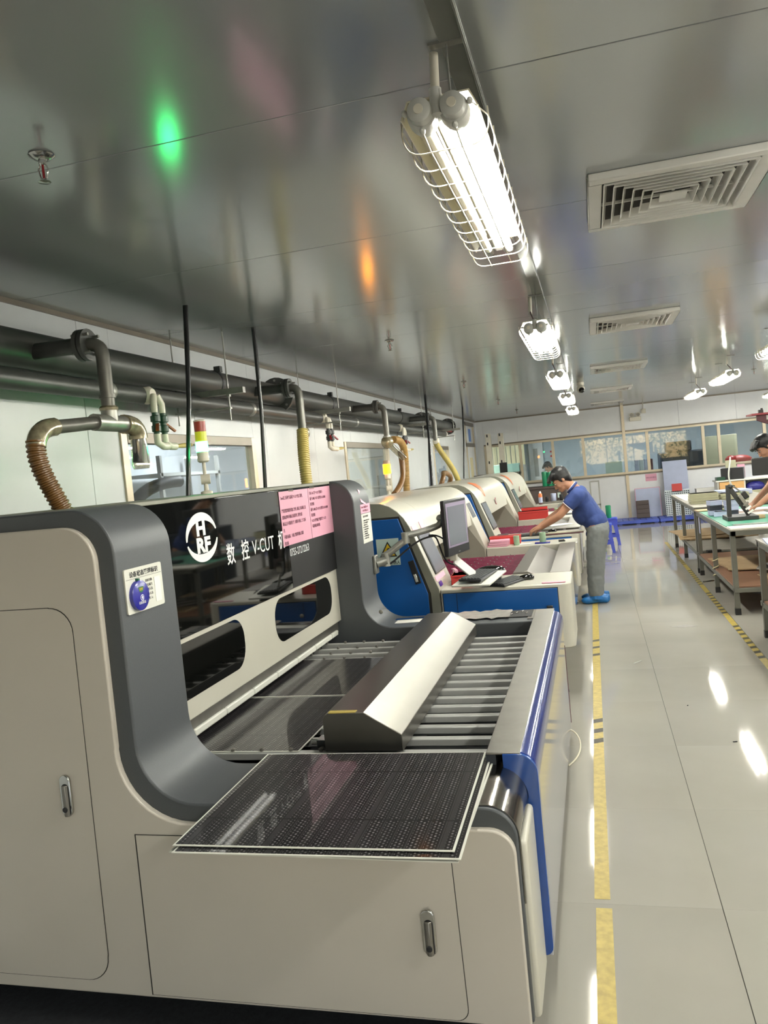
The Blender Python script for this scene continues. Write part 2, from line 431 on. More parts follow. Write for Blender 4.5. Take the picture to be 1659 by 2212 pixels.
struct(B().box(WX, RX, Y1R-0.012, Y1R, ZC-0.02, ZC).build('trim_3', 'alu_grey'))

def panelled(name, breaks, holes, mat, mk_box, z1=ZC):
    """a wall of separate sheet panels; holes = [(a0, a1, z0, z1)]"""
    root = bpy.data.objects.new(name, None); COL.objects.link(root); struct(root); WLOC[root.name] = Vector((0,0,0))
    cuts = sorted(set(breaks) | {v for h in holes for v in h[:2]})
    for a0, a1 in zip(cuts, cuts[1:]):
        hs_ = [h for h in holes if h[0] <= a0+1e-6 and h[1] >= a1-1e-6]
        zs = [(0, z1)] if not hs_ else [z for z in ((0, hs_[0][2]), (hs_[0][3], z1)) if z[1]-z[0] > 0.01]
        g0 = 0.0015 if a0 in breaks else 0; g1 = 0.0015 if a1 in breaks else 0
        for z0_, z1_ in zs:
            mk_box(B(), a0+g0, a1-g1, z0_, z1_).build('wall_panel', mat, root, bevel=0.002, seg=1)
    return root
W1, W2, W3 = (4.05, 5.93, 1.0, 2.01), (8.33, 10.28, 1.0, 2.01), (13.4, 14.9, 1.0, 2.01)
D1 = (17.15, 18.4, 0.0, 2.56)
lb = [Y0R]+[2.55-1.213*k for k in range(6, 0, -1)]+[2.55+1.213*k for k in range(0, 14)]+[Y1R]
panelled('wall_left', lb, [W1, W2, W3, D1], 'wall_left_dimmed', lambda b, a, c, z0, z1: b.box(WX-0.06, WX, a, c, z0, z1))
BW = (-2.42, 4.62, 1.075, 2.05)
panelled('wall_back', [WX]+[-1.62+1.18*k for k in range(0, 7)]+[RX], [BW], 'wall_white', lambda b, a, c, z0, z1: b.box(a, c, Y1R, Y1R+0.06, z0, z1))
panelled('wall_right', [Y0R+1.24*k for k in range(0, 20)]+[Y1R], [], 'wall_white', lambda b, a, c, z0, z1: b.box(RX, RX+0.06, a, c, z0, z1))
RW = (-0.6, 4.8, 0.95, 2.35)
panelled('wall_rear', [WX]+[-1.8+1.2*k for k in range(0, 7)]+[RX], [RW], 'wall_white', lambda b, a, c, z0, z1: b.box(a, c, Y0R-0.06, Y0R, z0, z1))
# rear window behind the camera, unseen, added to let daylight in
r = bpy.data.objects.new('window_5', None); COL.objects.link(r); struct(r); WLOC[r.name] = Vector((0,0,0))
b = B()
for x in (-0.6, 0.75, 2.1, 3.45, 4.75): b.box(x, x+0.05, Y0R-0.05, Y0R+0.01, 0.95, 2.35)
b.box(-0.6, 4.8, Y0R-0.05, Y0R+0.01, 0.95, 1.0).box(-0.6, 4.8, Y0R-0.05, Y0R+0.01, 2.3, 2.35).build('window_frame', 'alu_champagne', r)

for k, (tx, ty) in enumerate(((-0.5, -11.0), (1.6, -12.0), (3.6, -11.2), (5.6, -12.4))):  # trees added out of view for leafy reflections in the back panes
    rn = random.Random(k+5)
    t = thing('outdoor_tree', 'leafy tree outside the unseen rear window, %s from the left' % ('first', 'second', 'third', 'fourth')[k], 'tree', (tx, ty, -0.5), 'trees outside the unseen rear window')
    B().cyl((tx, ty, -0.5), (tx, ty, 1.6), 0.07, 8).build('trunk', 'dark_brown', t)
    b = B()
    for q in range(700):
        a, e = rn.uniform(0, 2*PI), rn.uniform(-1, 1); rr = 1.15*rn.random()**0.4
        c = Vector((tx+rr*math.cos(a)*math.sqrt(1-e*e), ty+rr*math.sin(a)*math.sqrt(1-e*e), 2.1+1.5*rr*e/1.15))
        u = Vector((rn.uniform(-1, 1), rn.uniform(-1, 1), rn.uniform(-1, 0.2))).normalized()*0.11; v_ = u.cross(Vector((rn.uniform(-1, 1), rn.uniform(-1, 1), 1))).normalized()*0.035
        b.add([c-u, c+v_, c+u, c-v_], [(0, 1, 2, 3)])
    o = b.build('leaves', 'leaf_green', t); o['kind'] = 'stuff'
struct(B().box(-14, 18, -30, Y0R-0.07, -0.56, -0.5).build('ground_outside', 'grout'))
# left windows
for k, (a0, a1, z0, z1) in enumerate((W1, W2, W3)):
    r = bpy.data.objects.new('window_%d' % (k+1), None); COL.objects.link(r); struct(r); WLOC[r.name] = Vector((0,0,0))
    fx0, fx1, t = WX-0.05, WX+0.012, 0.065
    b = B()
    for q in ((a0, a0+t), (a1-t, a1)): b.box(fx0, fx1, q[0], q[1], z0, z1)
    b.build('window_frame', 'alu_champagne', r, bevel=0.003)
    B().box(fx0, fx1+0.002, a0+t, a1-t, z1-t, z1).box(fx0, fx1+0.002, a0+t, a1-t, z0, z0+t).build('window_rail', 'alu_grey', r, bevel=0.003)
    B().box(WX-0.03, WX-0.024, a0+t, a1-t, z0+t, z1-t).build('pane', 'pane', r)
# far door on the left wall
r = bpy.data.objects.new('door_1', None); COL.objects.link(r); struct(r); WLOC[r.name] = Vector((0,0,0))
b = B().box(WX-0.05, WX+0.02, 17.15, 17.21, 0, 2.56).box(WX-0.05, WX+0.02, 18.34, 18.4, 0, 2.56); b.build('door_frame', 'alu_champagne', r)
B().box(WX-0.05, WX+0.022, 17.15, 18.4, 2.48, 2.56).box(WX-0.05, WX+0.022, 17.15, 18.4, 2.02, 2.1).build('transom_rail', 'alu_grey', r)
B().box(WX-0.04, WX-0.01, 17.21, 18.34, 2.1, 2.48).build('transom_panel', 'wall_white', r)
B().box(WX-0.04, WX, 17.21, 18.34, 0.005, 2.02).build('door_leaf', 'wall_white', r, bevel=0.004)
B().box(WX-0.001, WX+0.004, 17.55, 17.95, 1.2, 1.78).build('door_glass', 'curtain_cream', r)
B().box(WX, WX+0.03, 18.22, 18.26, 0.98, 1.12).build('door_handle', 'zinc', r)
tag(B().box(WX-0.009, WX-0.004, 17.7, 18.02, 2.14, 2.42).build('door_sign', 'sign_blue'), 'small blue sign above the far door on the left wall', 'sign')

# back wall window strip
r = bpy.data.objects.new('window_4', None); COL.objects.link(r); struct(r); WLOC[r.name] = Vector((0,0,0))
x0, x1, z0, z1 = BW
B().box(x0, x1, Y1R-0.012, Y1R+0.05, z1-0.03, z1).build('window_rail', 'alu_grey', r, bevel=0.003)
B().box(x0, x1, Y1R-0.02, Y1R+0.05, z1-0.075, z1-0.03).build('window_rail', 'alu_champagne', r, bevel=0.003)
B().box(x0, x1, Y1R-0.02, Y1R+0.05, z0, z0+0.045).build('window_rail', 'alu_champagne', r, bevel=0.003)
B().box(x0, x1, Y1R-0.03, Y1R+0.05, z0-0.03, z0).build('window_sill', 'alu_grey', r, bevel=0.003)
mx = [-2.42, -1.62, -0.88, -0.2, 0.7, 1.19, 2.36, 2.68, 3.6, 4.56]
for x in mx: B().box(x, x+0.065, Y1R-0.016, Y1R+0.05, z0+0.045, z1-0.075).build('mullion', 'alu_champagne', r, bevel=0.003)
for a, c in zip(mx, mx[1:]): B().box(a+0.065, c, Y1R+0.014, Y1R+0.02, z0+0.045, z1-0.075).build('pane', 'pane', r)
struct(B().box(0.7, 0.765, Y1R-0.028, Y1R, 0.0, ZC).build('trim_4', 'alu_champagne', bevel=0.003))

# rooms behind the glass, plain but real
def shell(nm, x0, x1, y0, y1, z1, open_side, wm):
    T = 0.05
    S = {'floor': (x0, x1, y0, y1, -T, 0), 'ceiling': (x0, x1, y0, y1, z1, z1+T), 'wall_a': (x0-T, x0, y0, y1, 0, z1), 'wall_b': (x1, x1+T, y0, y1, 0, z1),
         'wall_c': (x0, x1, y0-T, y0, 0, z1), 'wall_d': (x0, x1, y1, y1+T, 0, z1)}
    for k, q in S.items():
        if k == open_side: continue
        base = k.split('_')[0]
        struct(B().box(*q).build('%s_%s' % (base, nm), 'floor_tile' if k == 'floor' else wm))
mk('office_blue', (192, 204, 212), 0.5, var=0.03)
shell('office', -4.2, 6.4, Y1R+0.07, 23.6, 2.7, 'wall_c', 'office_blue')
shell('annexe', -5.6, WX-0.07, 2.2, 16.6, 2.7, 'wall_b', 'wall_room')
def troffer(x, y, lx, ly, lab):
    t = thing('ceiling_light', lab, 'light', (x, y, 2.66))
    B().box(x-lx/2-.03, x+lx/2+.03, y-ly/2-.03, y+ly/2+.03, 2.66, 2.7).build('frame', 'vent_white', t)
    B().box(x-lx/2, x+lx/2, y-ly/2, y+ly/2, 2.652, 2.662).build('diffuser', 'lamp_room', t)
troffer(-2.6, 20.6, 0.3, 1.2, 'flat ceiling light in the office behind the leftmost back panes')
troffer(1.2, 21.2, 0.3, 1.2, 'flat ceiling light in the office behind the middle back panes')
troffer(3.6, 20.8, 0.3, 1.2, 'flat ceiling light in the office behind the right back panes')
troffer(-4.1, 5.0, 1.2, 0.3, 'flat ceiling light behind the nearest left wall window')
troffer(-4.1, 9.6, 1.2, 0.6, 'flat ceiling light behind the second left wall window')
troffer(-4.1, 14.2, 1.2, 0.6, 'flat ceiling light behind the third left wall window')

# floor tape
def tape(name, x, w_, segs, y0, y1, lab, parent_dark):
    t = thing(name, lab, 'floor tape', (x, y0, 0.0005))
    y = y0; i = 0
    B().box(x-w_/2, x+w_/2, y0, y1, 0.0004, 0.0012).build('strip', 'tape_yellow', t)
    for a in parent_dark:
        sk = w_*0.25
        B().add([(x-w_/2, a-sk, 0.0014), (x+w_/2, a+sk, 0.0014), (x+w_/2, a+sk+0.07, 0.0014), (x-w_/2, a-sk+0.07, 0.0014)], [(0, 1, 2, 3)]).build('stripe', 'tape_dark', t)
def clusters(y0, y1, period, n, step):
    o = []; y = y0
    while y < y1:
        o += [y+step*k for k in range(n) if y+step*k < y1-0.1]; y += period
    return o
tape('floor_tape', -0.095, 0.056, None, 2.92, 12.5, 'worn yellow floor tape along the machine fronts, dark bars worn off', [4.55, 4.72, 4.9, 6.55, 6.8, 7.05, 9.3, 9.6, 9.9])
tape('floor_tape', -0.09, 0.056, None, 1.6, 2.86, 'short piece of yellow floor tape beyond the gap, nearest the camera', [])
ys = [y for y in clusters(4.6, 14.2, 1.7, 8, 0.155)]
tape('floor_tape', 1.09, 0.05, None, 4.2, 14.2, 'yellow and black striped floor tape beside the work tables', ys)

# ---------------------------------------------------------------- ceiling vents
def vent(x0, y0, lab):
    wv, dv = 0.635, 0.68
    t = thing('ceiling_vent', lab, 'vent', (x0+wv/2, y0+dv/2, ZC), 'square ceiling vents')
    cx, cy = x0+wv/2, y0+dv/2
    def ring(ax, ay, bx, by, za, zb, th, nm, mat):
        vs = []
        for (sx_, sy_, z) in ((ax, ay, za), (bx, by, zb), (bx+th, by+th, zb), (ax+th, ay+th, za)):
            vs += [(cx-sx_, cy-sy_, z), (cx+sx_, cy-sy_, z), (cx+sx_, cy+sy_, z), (cx-sx_, cy+sy_, z)]
        fs = []
        for k in range(4):
            for i in range(4):
                a = k*4; c = ((k+1) % 4)*4
                fs.append((a+i, a+(i+1) % 4, c+(i+1) % 4, c+i))
        return B().add(vs, fs).build(nm, mat, t)
    B().box(cx-wv/2+.02, cx+wv/2-.02, cy-dv/2+.02, cy+dv/2-.02, ZC-0.004, ZC).build('duct_shade_plate', 'vent_dark', t)  # dark plate in place of the shaded duct opening
    f = B(); o, i_ = (wv/2, dv/2), (wv/2-0.05, dv/2-0.05)
    f.box(cx-o[0], cx+o[0], cy-o[1], cy-i_[1], ZC-0.03, ZC).box(cx-o[0], cx+o[0], cy+i_[1], cy+o[1], ZC-0.03, ZC)
    f.box(cx-o[0], cx-i_[0], cy-i_[1], cy+i_[1], ZC-0.03, ZC).box(cx+i_[0], cx+o[0], cy-i_[1], cy+i_[1], ZC-0.03, ZC)
    f.build('frame', 'vent_white', t, bevel=0.004)
    for k in range(6):
        a = 0.262-k*0.036
        ring(a-0.014, a+0.006, a, a+0.02, ZC-0.004, ZC-0.036, 0.003, 'louvre_ring', 'vent_white')
    B().box(cx-0.05, cx+0.05, cy-0.042, cy+0.042, ZC-0.034, ZC-0.026).build('centre_plate', 'vent_white', t)
    for sx_, sy_ in ((1, 0), (-1, 0), (0, 1), (0, -1)):
        B().box(cx-0.004+min(0, sx_*0.27), cx+0.004+max(0, sx_*0.27), cy-0.004+min(0, sy_*0.29), cy+0.004+max(0, sy_*0.29), ZC-0.022, ZC-0.012).build('rib', 'vent_white', t)
    return t
v0 = vent(0.068, 3.02, 'large square ceiling vent nearest the camera, right of the first lamp')
for k, (y, lb_) in enumerate(((6.2, 'second square ceiling vent from the camera'), (9.62, 'third square ceiling vent from the camera'), (13.05, 'fourth square ceiling vent from the camera'), (16.6, 'last square ceiling vent, next to the back wall'))):
    copy_tree(v0, (v0.location.x, y+0.34, ZC), lb_)

# ---------------------------------------------------------------- caged twin tube lamps
def lamp(x, y0, lab, group, left_dim=False):
    Lg, z = 1.24, 2.40
    t = thing('caged_lamp', lab, 'lamp', (x, y0, ZC), group)
    sp = 0.036
    tr = [(-0.088, 0.006), (-0.07, 0.045), (0.07, 0.045), (0.088, 0.006), (0.085, 0.006), (0.068, 0.041), (-0.068, 0.041), (-0.085, 0.006)]
    B().prism([(x+p[0], z+p[1]) for p in tr], 'Y', y0+0.03, y0+Lg).build('reflector', 'lamp_reflector', t)
    B().box(x-0.012, x+0.012, y0-0.01, y0+Lg, z+0.0, z+0.04).build('spine', 'lamp_cap', t)
    for k, s_ in enumerate((-1, 1)):
        xx = x+s_*sp
        lit = not (left_dim and s_ < 0)
        B().cyl((xx, y0+0.05, z), (xx, y0+Lg-0.04, z), 0.0125, 12).build('tube', 'tube_lit' if lit else 'tube_dim', t)
        B().lathe((xx, y0+0.05, z), [(0.026, 0), (0.026, Lg-0.09), (0.022, Lg-0.07), (0.012, Lg-0.06)], 16, (0, 1, 0)).build('glass_tube', 'lamp_glass', t)
        c = B().lathe((xx, y0-0.025, z), [(0.020, 0), (0.026, 0.004), (0.0275, 0.02), (0.0275, 0.026), (0.032, 0.03), (0.033, 0.06), (0.028, 0.085)], 22, (0, 1, 0)).build('end_cap', 'lamp_cap', t)
        B().lathe((xx, y0-0.0275, z), [(0.0105, 0), (0.0105, 0.003)], 16, (0, 1, 0)).build('cap_badge', 'pvc_white', c)
        for dx, dz in ((0, -0.036), (s_*0.036, 0.008)): B().ell((xx+dx, y0+0.005, z+dz), (0.007, 0.012, 0.007), 8, 6).build('lug', 'lamp_cap', c)
    B().cyl((x, y0+0.0, z-0.01), (x, y0+0.0, z+0.045), 0.014, 12).build('junction', 'lamp_cap', t)
    n = 11
    hp = [(-0.1, 0.03), (-0.101, 0.0), (-0.099, -0.014), (-0.094, -0.027), (-0.086, -0.038), (-0.074, -0.045), (-0.06, -0.048), (0.06, -0.048), (0.074, -0.045), (0.086, -0.038), (0.094, -0.027), (0.099, -0.014), (0.101, 0.0), (0.1, 0.03)]
    for i in range(n):
        y = y0+0.1+i*(Lg-0.1)/(n-1)
        B().tube([(x+p[0], y, z+p[1]) for p in hp], 0.0019, 5).build('guard_hoop', 'lamp_wire', t)
    for xx in (x-sp, x+sp):
        B().tube([(xx, y0-0.0, z-0.036), (xx, y0+0.1, z-0.047), (xx, y0+Lg+0.015, z-0.047)], 0.0019, 5).build('guard_wire', 'lamp_wire', t)
    for s_ in (-1, 1):
        B().tube([(x+s_*0.07, y0+0.01, z+0.012), (x+s_*0.1, y0+0.1, z+0.01), (x+s_*0.1, y0+Lg, z+0.01)], 0.0019, 5).build('guard_wire', 'lamp_wire', t)
    B().cyl((x-0.03, y0+0.2, z+0.115), (x-0.025, y0+0.2, ZC), 0.011, 12).build('conduit', 'pvc_white', t)
    B().tube([(x-0.03, y0+0.2, z+0.13), (x-0.02, y0+0.12, z+0.09), (x, y0+0.03, z+0.04)], 0.004, 6).build('wire', 'maroon', t)
    for yy in (y0+0.16, y0+Lg-0.15):
        B().cyl((x+0.012, yy, z+0.04), (x+0.012, yy, ZC), 0.0025, 6).build('hanger', 'zinc', t)
        B().box(x-0.03, x+0.055, yy-0.012, yy+0.012, ZC-0.006, ZC).build('bracket', 'zinc', t)
    return t
GL = 'caged twin tube lamps along the ceiling strip'; GR = 'caged twin tube lamps over the work tables'
lamp(-0.262, 1.76, 'nearest caged twin tube lamp, its left tube unlit', GL, True)
L2 = lamp(-0.262, 4.86, 'second caged twin tube lamp along the ceiling strip', GL)
for y, lb_ in ((7.8, 'third caged twin tube lamp along the ceiling strip'), (10.75, 'fourth caged twin tube lamp along the ceiling strip'), (13.9, 'farthest caged twin tube lamp along the ceiling strip')):
    copy_tree(L2, (-0.262, y, ZC), lb_)
for y, lb_ in ((7.1, 'caged lamp over the tables cut by the right picture edge'), (10.2, 'middle caged lamp over the work tables, beside a sprinkler'), (13.1, 'farthest caged lamp over the work tables, near the back wall'),
               (4.0, 'added caged lamp over the nearest work table, out of view'), (0.9, 'added caged lamp right of the camera, out of view'), (-2.2, 'added unseen caged lamp right of and behind the camera')):  # the out-of-view lamps here are added to light the foreground
    copy_tree(L2, (1.68, y, ZC), lb_, GR)
for y in (1.5, 6.0, 9.4, 12.6, 15.8):  # unseen lamp row, added to brighten the far end and right side
    copy_tree(L2, (3.4, y, ZC), 'added unseen caged lamp of the third row, far right, %s from the rear wall' % {1.5: 'first', 6.0: 'second', 9.4: 'third', 12.6: 'fourth', 15.8: 'fifth'}[y], 'added caged twin tube lamps of the third row')

for y, lb_ in ((10.4, 'first'), (13.4, 'second'), (16.4, 'third')):  # another unseen row, added to lift the back wall
    copy_tree(L2, (5.0, y, ZC), 'added unseen caged lamp of the fourth row by the right wall, %s of three' % lb_, 'added caged twin tube lamps of the fourth row')
# ---------------------------------------------------------------- sprinklers, dome camera, exit lights
def sprinkler(x, y, lab):
    t = thing('sprinkler', lab, 'sprinkler', (x, y, ZC), 'ceiling sprinklers')
    B().lathe((x, y, ZC), [(0.034, 0), (0.036, -0.003), (0.024, -0.012), (0.014, -0.014)], 20).build('escutcheon', 'chrome', t)
    B().lathe((x, y, ZC), [(0.011, -0.012), (0.011, -0.026), (0.007, -0.03)], 12).build('body', 'chrome', t)
    B().tube([(x-0.009, y, ZC-0.026), (x-0.016, y, ZC-0.042), (x-0.009, y, ZC-0.066), (x, y, ZC-0.072), (x+0.009, y, ZC-0.066), (x+0.016, y, ZC-0.042), (x+0.009, y, ZC-0.026)], 0.0026, 6).build('yoke', 'chrome', t)
    B().cyl((x, y, ZC-0.03), (x, y, ZC-0.066), 0.0036, 8).build('bulb', 'valve_red', t)
    d = B().lathe((x, y, ZC), [(0.005, -0.07), (0.017, -0.075), (0.018, -0.077), (0.005, -0.079)], 14).build('deflector', 'chrome', t)
    return t
s0 = sprinkler(-1.43, 2.01, 'nearest ceiling sprinkler at the upper left')
for x, y, lb_ in ((-1.4, 5.92, 'second ceiling sprinkler, above the blue hooded machines'), (-1.4, 9.55, 'third ceiling sprinkler from the camera, left of the lamp row'), (-1.38, 13.0, 'fourth ceiling sprinkler from the camera, left of the lamp row'),
                  (-1.36, 16.1, 'farthest ceiling sprinkler left of the lamp row'), (2.41, 12.9, 'ceiling sprinkler right of the lamps over the tables')):
    copy_tree(s0, (x, y, ZC), lb_)
t = thing('security_camera', 'white ceiling camera with black lens past the third lamp', 'camera', (-0.07, 11.6, ZC))
B().cyl((-0.07, 11.6, ZC), (-0.07, 11.6, ZC-0.04), 0.05, 16).build('mount', 'pvc_white', t)
B().ell((-0.07, 11.57, ZC-0.09), (0.055, 0.07, 0.06), 16, 10).build('body', 'pvc_white', t)
B().ell((-0.06, 11.51, ZC-0.115), (0.04, 0.03, 0.04), 14, 8).build('lens', 'black_gloss', t)
t = thing('emergency_light', 'white twin-head emergency light high on the back wall', 'emergency light', (1.0, Y1R, 2.26))
B().box(0.88, 1.13, Y1R-0.06, Y1R, 2.24, 2.33).build('body', 'pvc_white', t, bevel=0.008)
for x in (0.93, 1.07):
    B().lathe((x, Y1R-0.05, 2.375), [(0.05, 0), (0.05, 0.02), (0.03, 0.045)], 16, (0, 1, 0)).build('lamp_head', 'pvc_white', t)
    B().lathe((x, Y1R-0.052, 2.375), [(0.038, 0), (0.038, 0.002)], 16, (0, 1, 0)).build('lamp_lens', 'steel_matt', t)
t = thing('socket_box', 'white junction box with cable drop beside the emergency light', 'socket', (1.19, Y1R, 2.4))
B().box(1.14, 1.24, Y1R-0.04, Y1R, 2.39, 2.49).build('box', 'pvc_white', t, bevel=0.006)
B().cyl((1.19, Y1R-0.012, 2.49), (1.19, Y1R-0.012, ZC), 0.008, 8).build('cable', 'pvc_white', t)
# ================================================================ pipework on the left wall
PX = -2.44
t = thing('vacuum_pipe', 'thick dark iron vacuum pipe running high along the left wall', 'pipe', (PX, 2.0, 2.26))
B().cyl((PX, -2.0, 2.345), (PX, 14.25, 2.345), 0.085, 24).build('pipe_run', 'pipe_iron', t)
for y in (6.15, 11.9, 14.2):
    f = B().lathe((PX, y, 2.345), [(0.145, -0.014), (0.145, 0.014)], 24, (0, 1, 0)).build('flange', 'pipe_iron', t)
    bb = B()
    for k in range(8):
        a = 2*PI*k/8; bb.cyl((PX+0.12*math.cos(a), y-0.03, 2.345+0.12*math.sin(a)), (PX+0.12*math.cos(a), y+0.03, 2.345+0.12*math.sin(a)), 0.009, 6)
    bb.build('bolt_ring', 'zinc', f)
for y in (2.45, 5.0, 7.4, 10.3):
    c = B().lathe((PX, y, 2.345), [(0.088, -0.015), (0.092, 0), (0.088, 0.015)], 24, (0, 1, 0)).build('clamp', 'valve_black', t)
    B().box(PX+0.03, PX+0.075, y-0.02, y+0.02, 2.415, 2.455).build('clamp_bolt', 'valve_black', c)
t = thing('water_pipe', 'thinner dark pipe slung under the thick vacuum pipe', 'pipe', (PX, 2.0, 2.15))
B().cyl((PX+0.03, -2.0, 2.195), (PX+0.03, 13.6, 2.195), 0.047, 20).build('pipe_run', 'pipe_iron', t)
B().cyl((PX+0.03, 13.6, 2.195), (PX+0.03, 13.68, 2.195), 0.046, 16).build('end_cap', 'pvc_white', t)
for y in (3.7, 5.5, 8.2): B().lathe((PX+0.03, y, 2.195), [(0.048, -0.03), (0.053, -0.02), (0.053, 0.02), (0.048, 0.03)], 20, (0, 1, 0)).build('collar', 'zinc', t)
for k, (y, lb_) in enumerate(((4.7, 'nearest pipe hanger with steel bar and threaded rods'), (7.0, 'second pipe hanger with steel bar and threaded rods'), (10.75, 'third pipe hanger with steel bar and threaded rods'), (13.3, 'farthest pipe hanger with steel bar and threaded rods'))):
    t = thing('pipe_hanger', lb_, 'hanger', (PX, y, ZC), 'pipe hangers')
    B().box(-2.57, -2.08, y-0.02, y+0.02, 2.222, 2.258).build('support_bar', 'zinc', t)
    B().cyl((-2.19, y, ZC), (-2.19, y, 2.06), 0.005, 8).build('threaded_rod', 'zinc', t)
    B().cyl((-2.555, y, ZC), (-2.555, y, 2.06), 0.005, 8).build('threaded_rod', 'zinc', t)
    B().box(-2.57, -2.18, y-0.012, y+0.012, 2.13, 2.142).build('lower_bar', 'zinc', t)
    B().box(-2.2, -2.18, y-0.012, y+0.012, 2.208, 2.222).build('nut', 'zinc', t)

def hose_mesh(path, r, pitch=0.017, amp=0.0035, n=14):
    """corrugated hose: ribs along a smooth path"""
    P = [Vector(p) for p in path]; pts = []; rs = []
    d = 0; L = [0]
    for a, b_ in zip(P, P[1:]): d += (b_-a).length; L.append(d)
    k = max(8, int(d/pitch*4)); j = 0
    for i in range(k+1):
        s_ = d*i/k
        while j < len(P)-2 and L[j+1] < s_: j += 1
        u = (s_-L[j])/max(1e-6, L[j+1]-L[j]); pts.append(P[j].lerp(P[j+1], u)); rs.append(r+amp*(1 if (i % 4) in (0, 1) else -0.6))
    return B().tube(pts, rs, n)
def branch(y, lab, group='pipe branches over the machines'):
    t = thing('pipe_branch', lab, 'pipe branch', (-2.3, y, 2.3), group)
    B().cyl((PX+0.06, y, 2.325), (-2.12, y, 2.32), 0.036, 16).build('stub', 'pipe_iron', t)
    for dx in (0.0, 0.026):
        f = B().lathe((-2.125+dx, y, 2.318), [(0.07, -0.01), (0.07, 0.01)], 22, (1, 0, 0)).build('flange', 'pipe_iron', t)
    for k in range(4):
        a = PI/4+PI/2*k; B().cyl((-2.15, y+0.055*math.cos(a), 2.318+0.055*math.sin(a)), (-2.065, y+0.055*math.cos(a), 2.318+0.055*math.sin(a)), 0.007, 6).build('bolt', 'zinc', t)
    B().tube(bez((-2.1, y, 2.318), (-2.05, y, 2.318), (-2.03, y, 2.30), (-2.03, y, 2.25), 8)+[(-2.03, y, 2.0)], 0.03, 16).build('drop_pipe', 'pipe_branch', t)
    return t
t = branch(3.12, 'nearest flanged pipe branch dropping to a brown corrugated hose')
B().cyl((-2.03, 3.12, 2.09), (-2.03, 3.12, 2.075), 0.037, 16).build('collar', 'pipe_branch', t)
B().lathe((-2.03, 3.12, 2.02), [(0.04, 0), (0.042, 0.012), (0.036, 0.02)], 16).build('tee_collar', 'film_wrap', t)
B().cyl((-2.03, 3.0, 1.965), (-2.03, 3.24, 1.965), 0.037, 16).cyl((-2.03, 3.12, 1.965), (-2.03, 3.12, 2.03), 0.036, 16).build('tee', 'zinc', t)
B().cyl((-2.03, 3.0, 1.962), (-2.05, 2.72, 1.935), 0.028, 16).build('side_pipe', 'pipe_branch', t)
B().tube(bez((-2.05, 2.76, 1.94), (-2.05, 2.68, 1.935), (-2.05, 2.645, 1.9), (-2.05, 2.64, 1.86), 8), 0.037, 14).build('film_elbow', 'film_wrap', t)
B().tube(bez((-2.03, 3.22, 1.965), (-2.03, 3.3, 1.965), (-2.03, 3.33, 1.95), (-2.03, 3.33, 1.9), 8), 0.044, 14).build('film_knot', 'film_wrap', t)
B().cyl((-2.03, 3.33, 1.93), (-2.03, 3.31, 1.79), 0.026, 14).build('short_pipe', 'valve_black', t)
B().lathe((-2.03, 3.33, 1.76), [(0.036, 0), (0.042, 0.02), (0.036, 0.17)], 14).build('clear_sleeve', 'sleeve_clear', t)
def hose(path, r, mat, lab, name='corrugated_hose'):
    b = hose_mesh(path, r); return solo(b, name, mat, lab, 'hose', 'hoses dropping to the machines')
hose(bez((-2.05, 2.64, 1.88), (-2.05, 2.62, 1.78), (-2.02, 2.66, 1.7), (-1.98, 2.70, 1.55), 12), 0.034, 'hose_brown', 'brown corrugated hose entering the near machine at the left')
t = branch(5.55, 'second flanged pipe branch, dropping to a yellow hose')
B().ell((-2.03, 5.57, 1.98), (0.046, 0.05, 0.055), 14, 9).build('film_knot', 'film_wrap', t)
hose(bez((-2.03, 5.55, 2.0), (-2.02, 5.5, 1.85), (-2.0, 5.42, 1.75), (-1.98, 5.42, 1.42), 12), 0.04, 'hose_yellow', 'pale yellow corrugated hose behind the black conduit')
t = branch(8.05, 'third flanged pipe branch, wrapped in film with a clear sleeve')
B().ell((-2.03, 8.05, 1.945), (0.066, 0.06, 0.07), 9, 6).build('film_knot', 'film_wrap', t)
B().cyl((-2.03, 8.05, 1.99), (-2.03, 8.05, 2.01), 0.04, 14).build('collar', 'zinc', t)
B().cyl((-2.02, 8.1, 1.92), (-1.93, 8.3, 1.77), 0.034, 14).build('clear_sleeve', 'sleeve_clear', t)
hose(bez((-2.0, 8.2, 1.97), (-1.95, 8.6, 1.99), (-1.98, 8.6, 1.8), (-1.99, 8.55, 1.4), 12), 0.036, 'hose_tan', 'tan corrugated hose hanging straight behind the amber lamp')
b = B().tube(bez((-1.99, 8.42, 1.85), (-1.97, 8.45, 1.6), (-1.98, 8.4, 1.5), (-2.02, 8.1, 1.4), 12), 0.032, 12)
solo(b, 'smooth_hose', 'hose_brown', 'smooth brown hose curving down beside the tan corrugated one', 'hose', 'hoses dropping to the machines')
t = branch(10.75, 'fourth flanged pipe branch from the camera, feeding a long yellow hose')
B().ell((-2.03, 10.77, 1.99), (0.05, 0.05, 0.055), 12, 8).build('film_knot', 'pvc_white', t)
hose(bez((-2.03, 10.75, 1.97), (-2.0, 10.9, 1.8), (-1.95, 11.6, 1.62), (-1.93, 11.7, 1.4), 12), 0.036, 'hose_yellow', 'long slanting yellow hose far down the left wall')
cp = [(-1.98+0.02*math.sin(a*3), 10.95+0.34*math.cos(a), 1.42+0.13*math.sin(a)) for a in [2*PI*i/24*1.4 for i in range(25)]]
solo(B().tube(cp, 0.034, 10), 'coiled_hose', 'hose_brown', 'coil of brown hose lying on top of the second blue machine', 'hose')

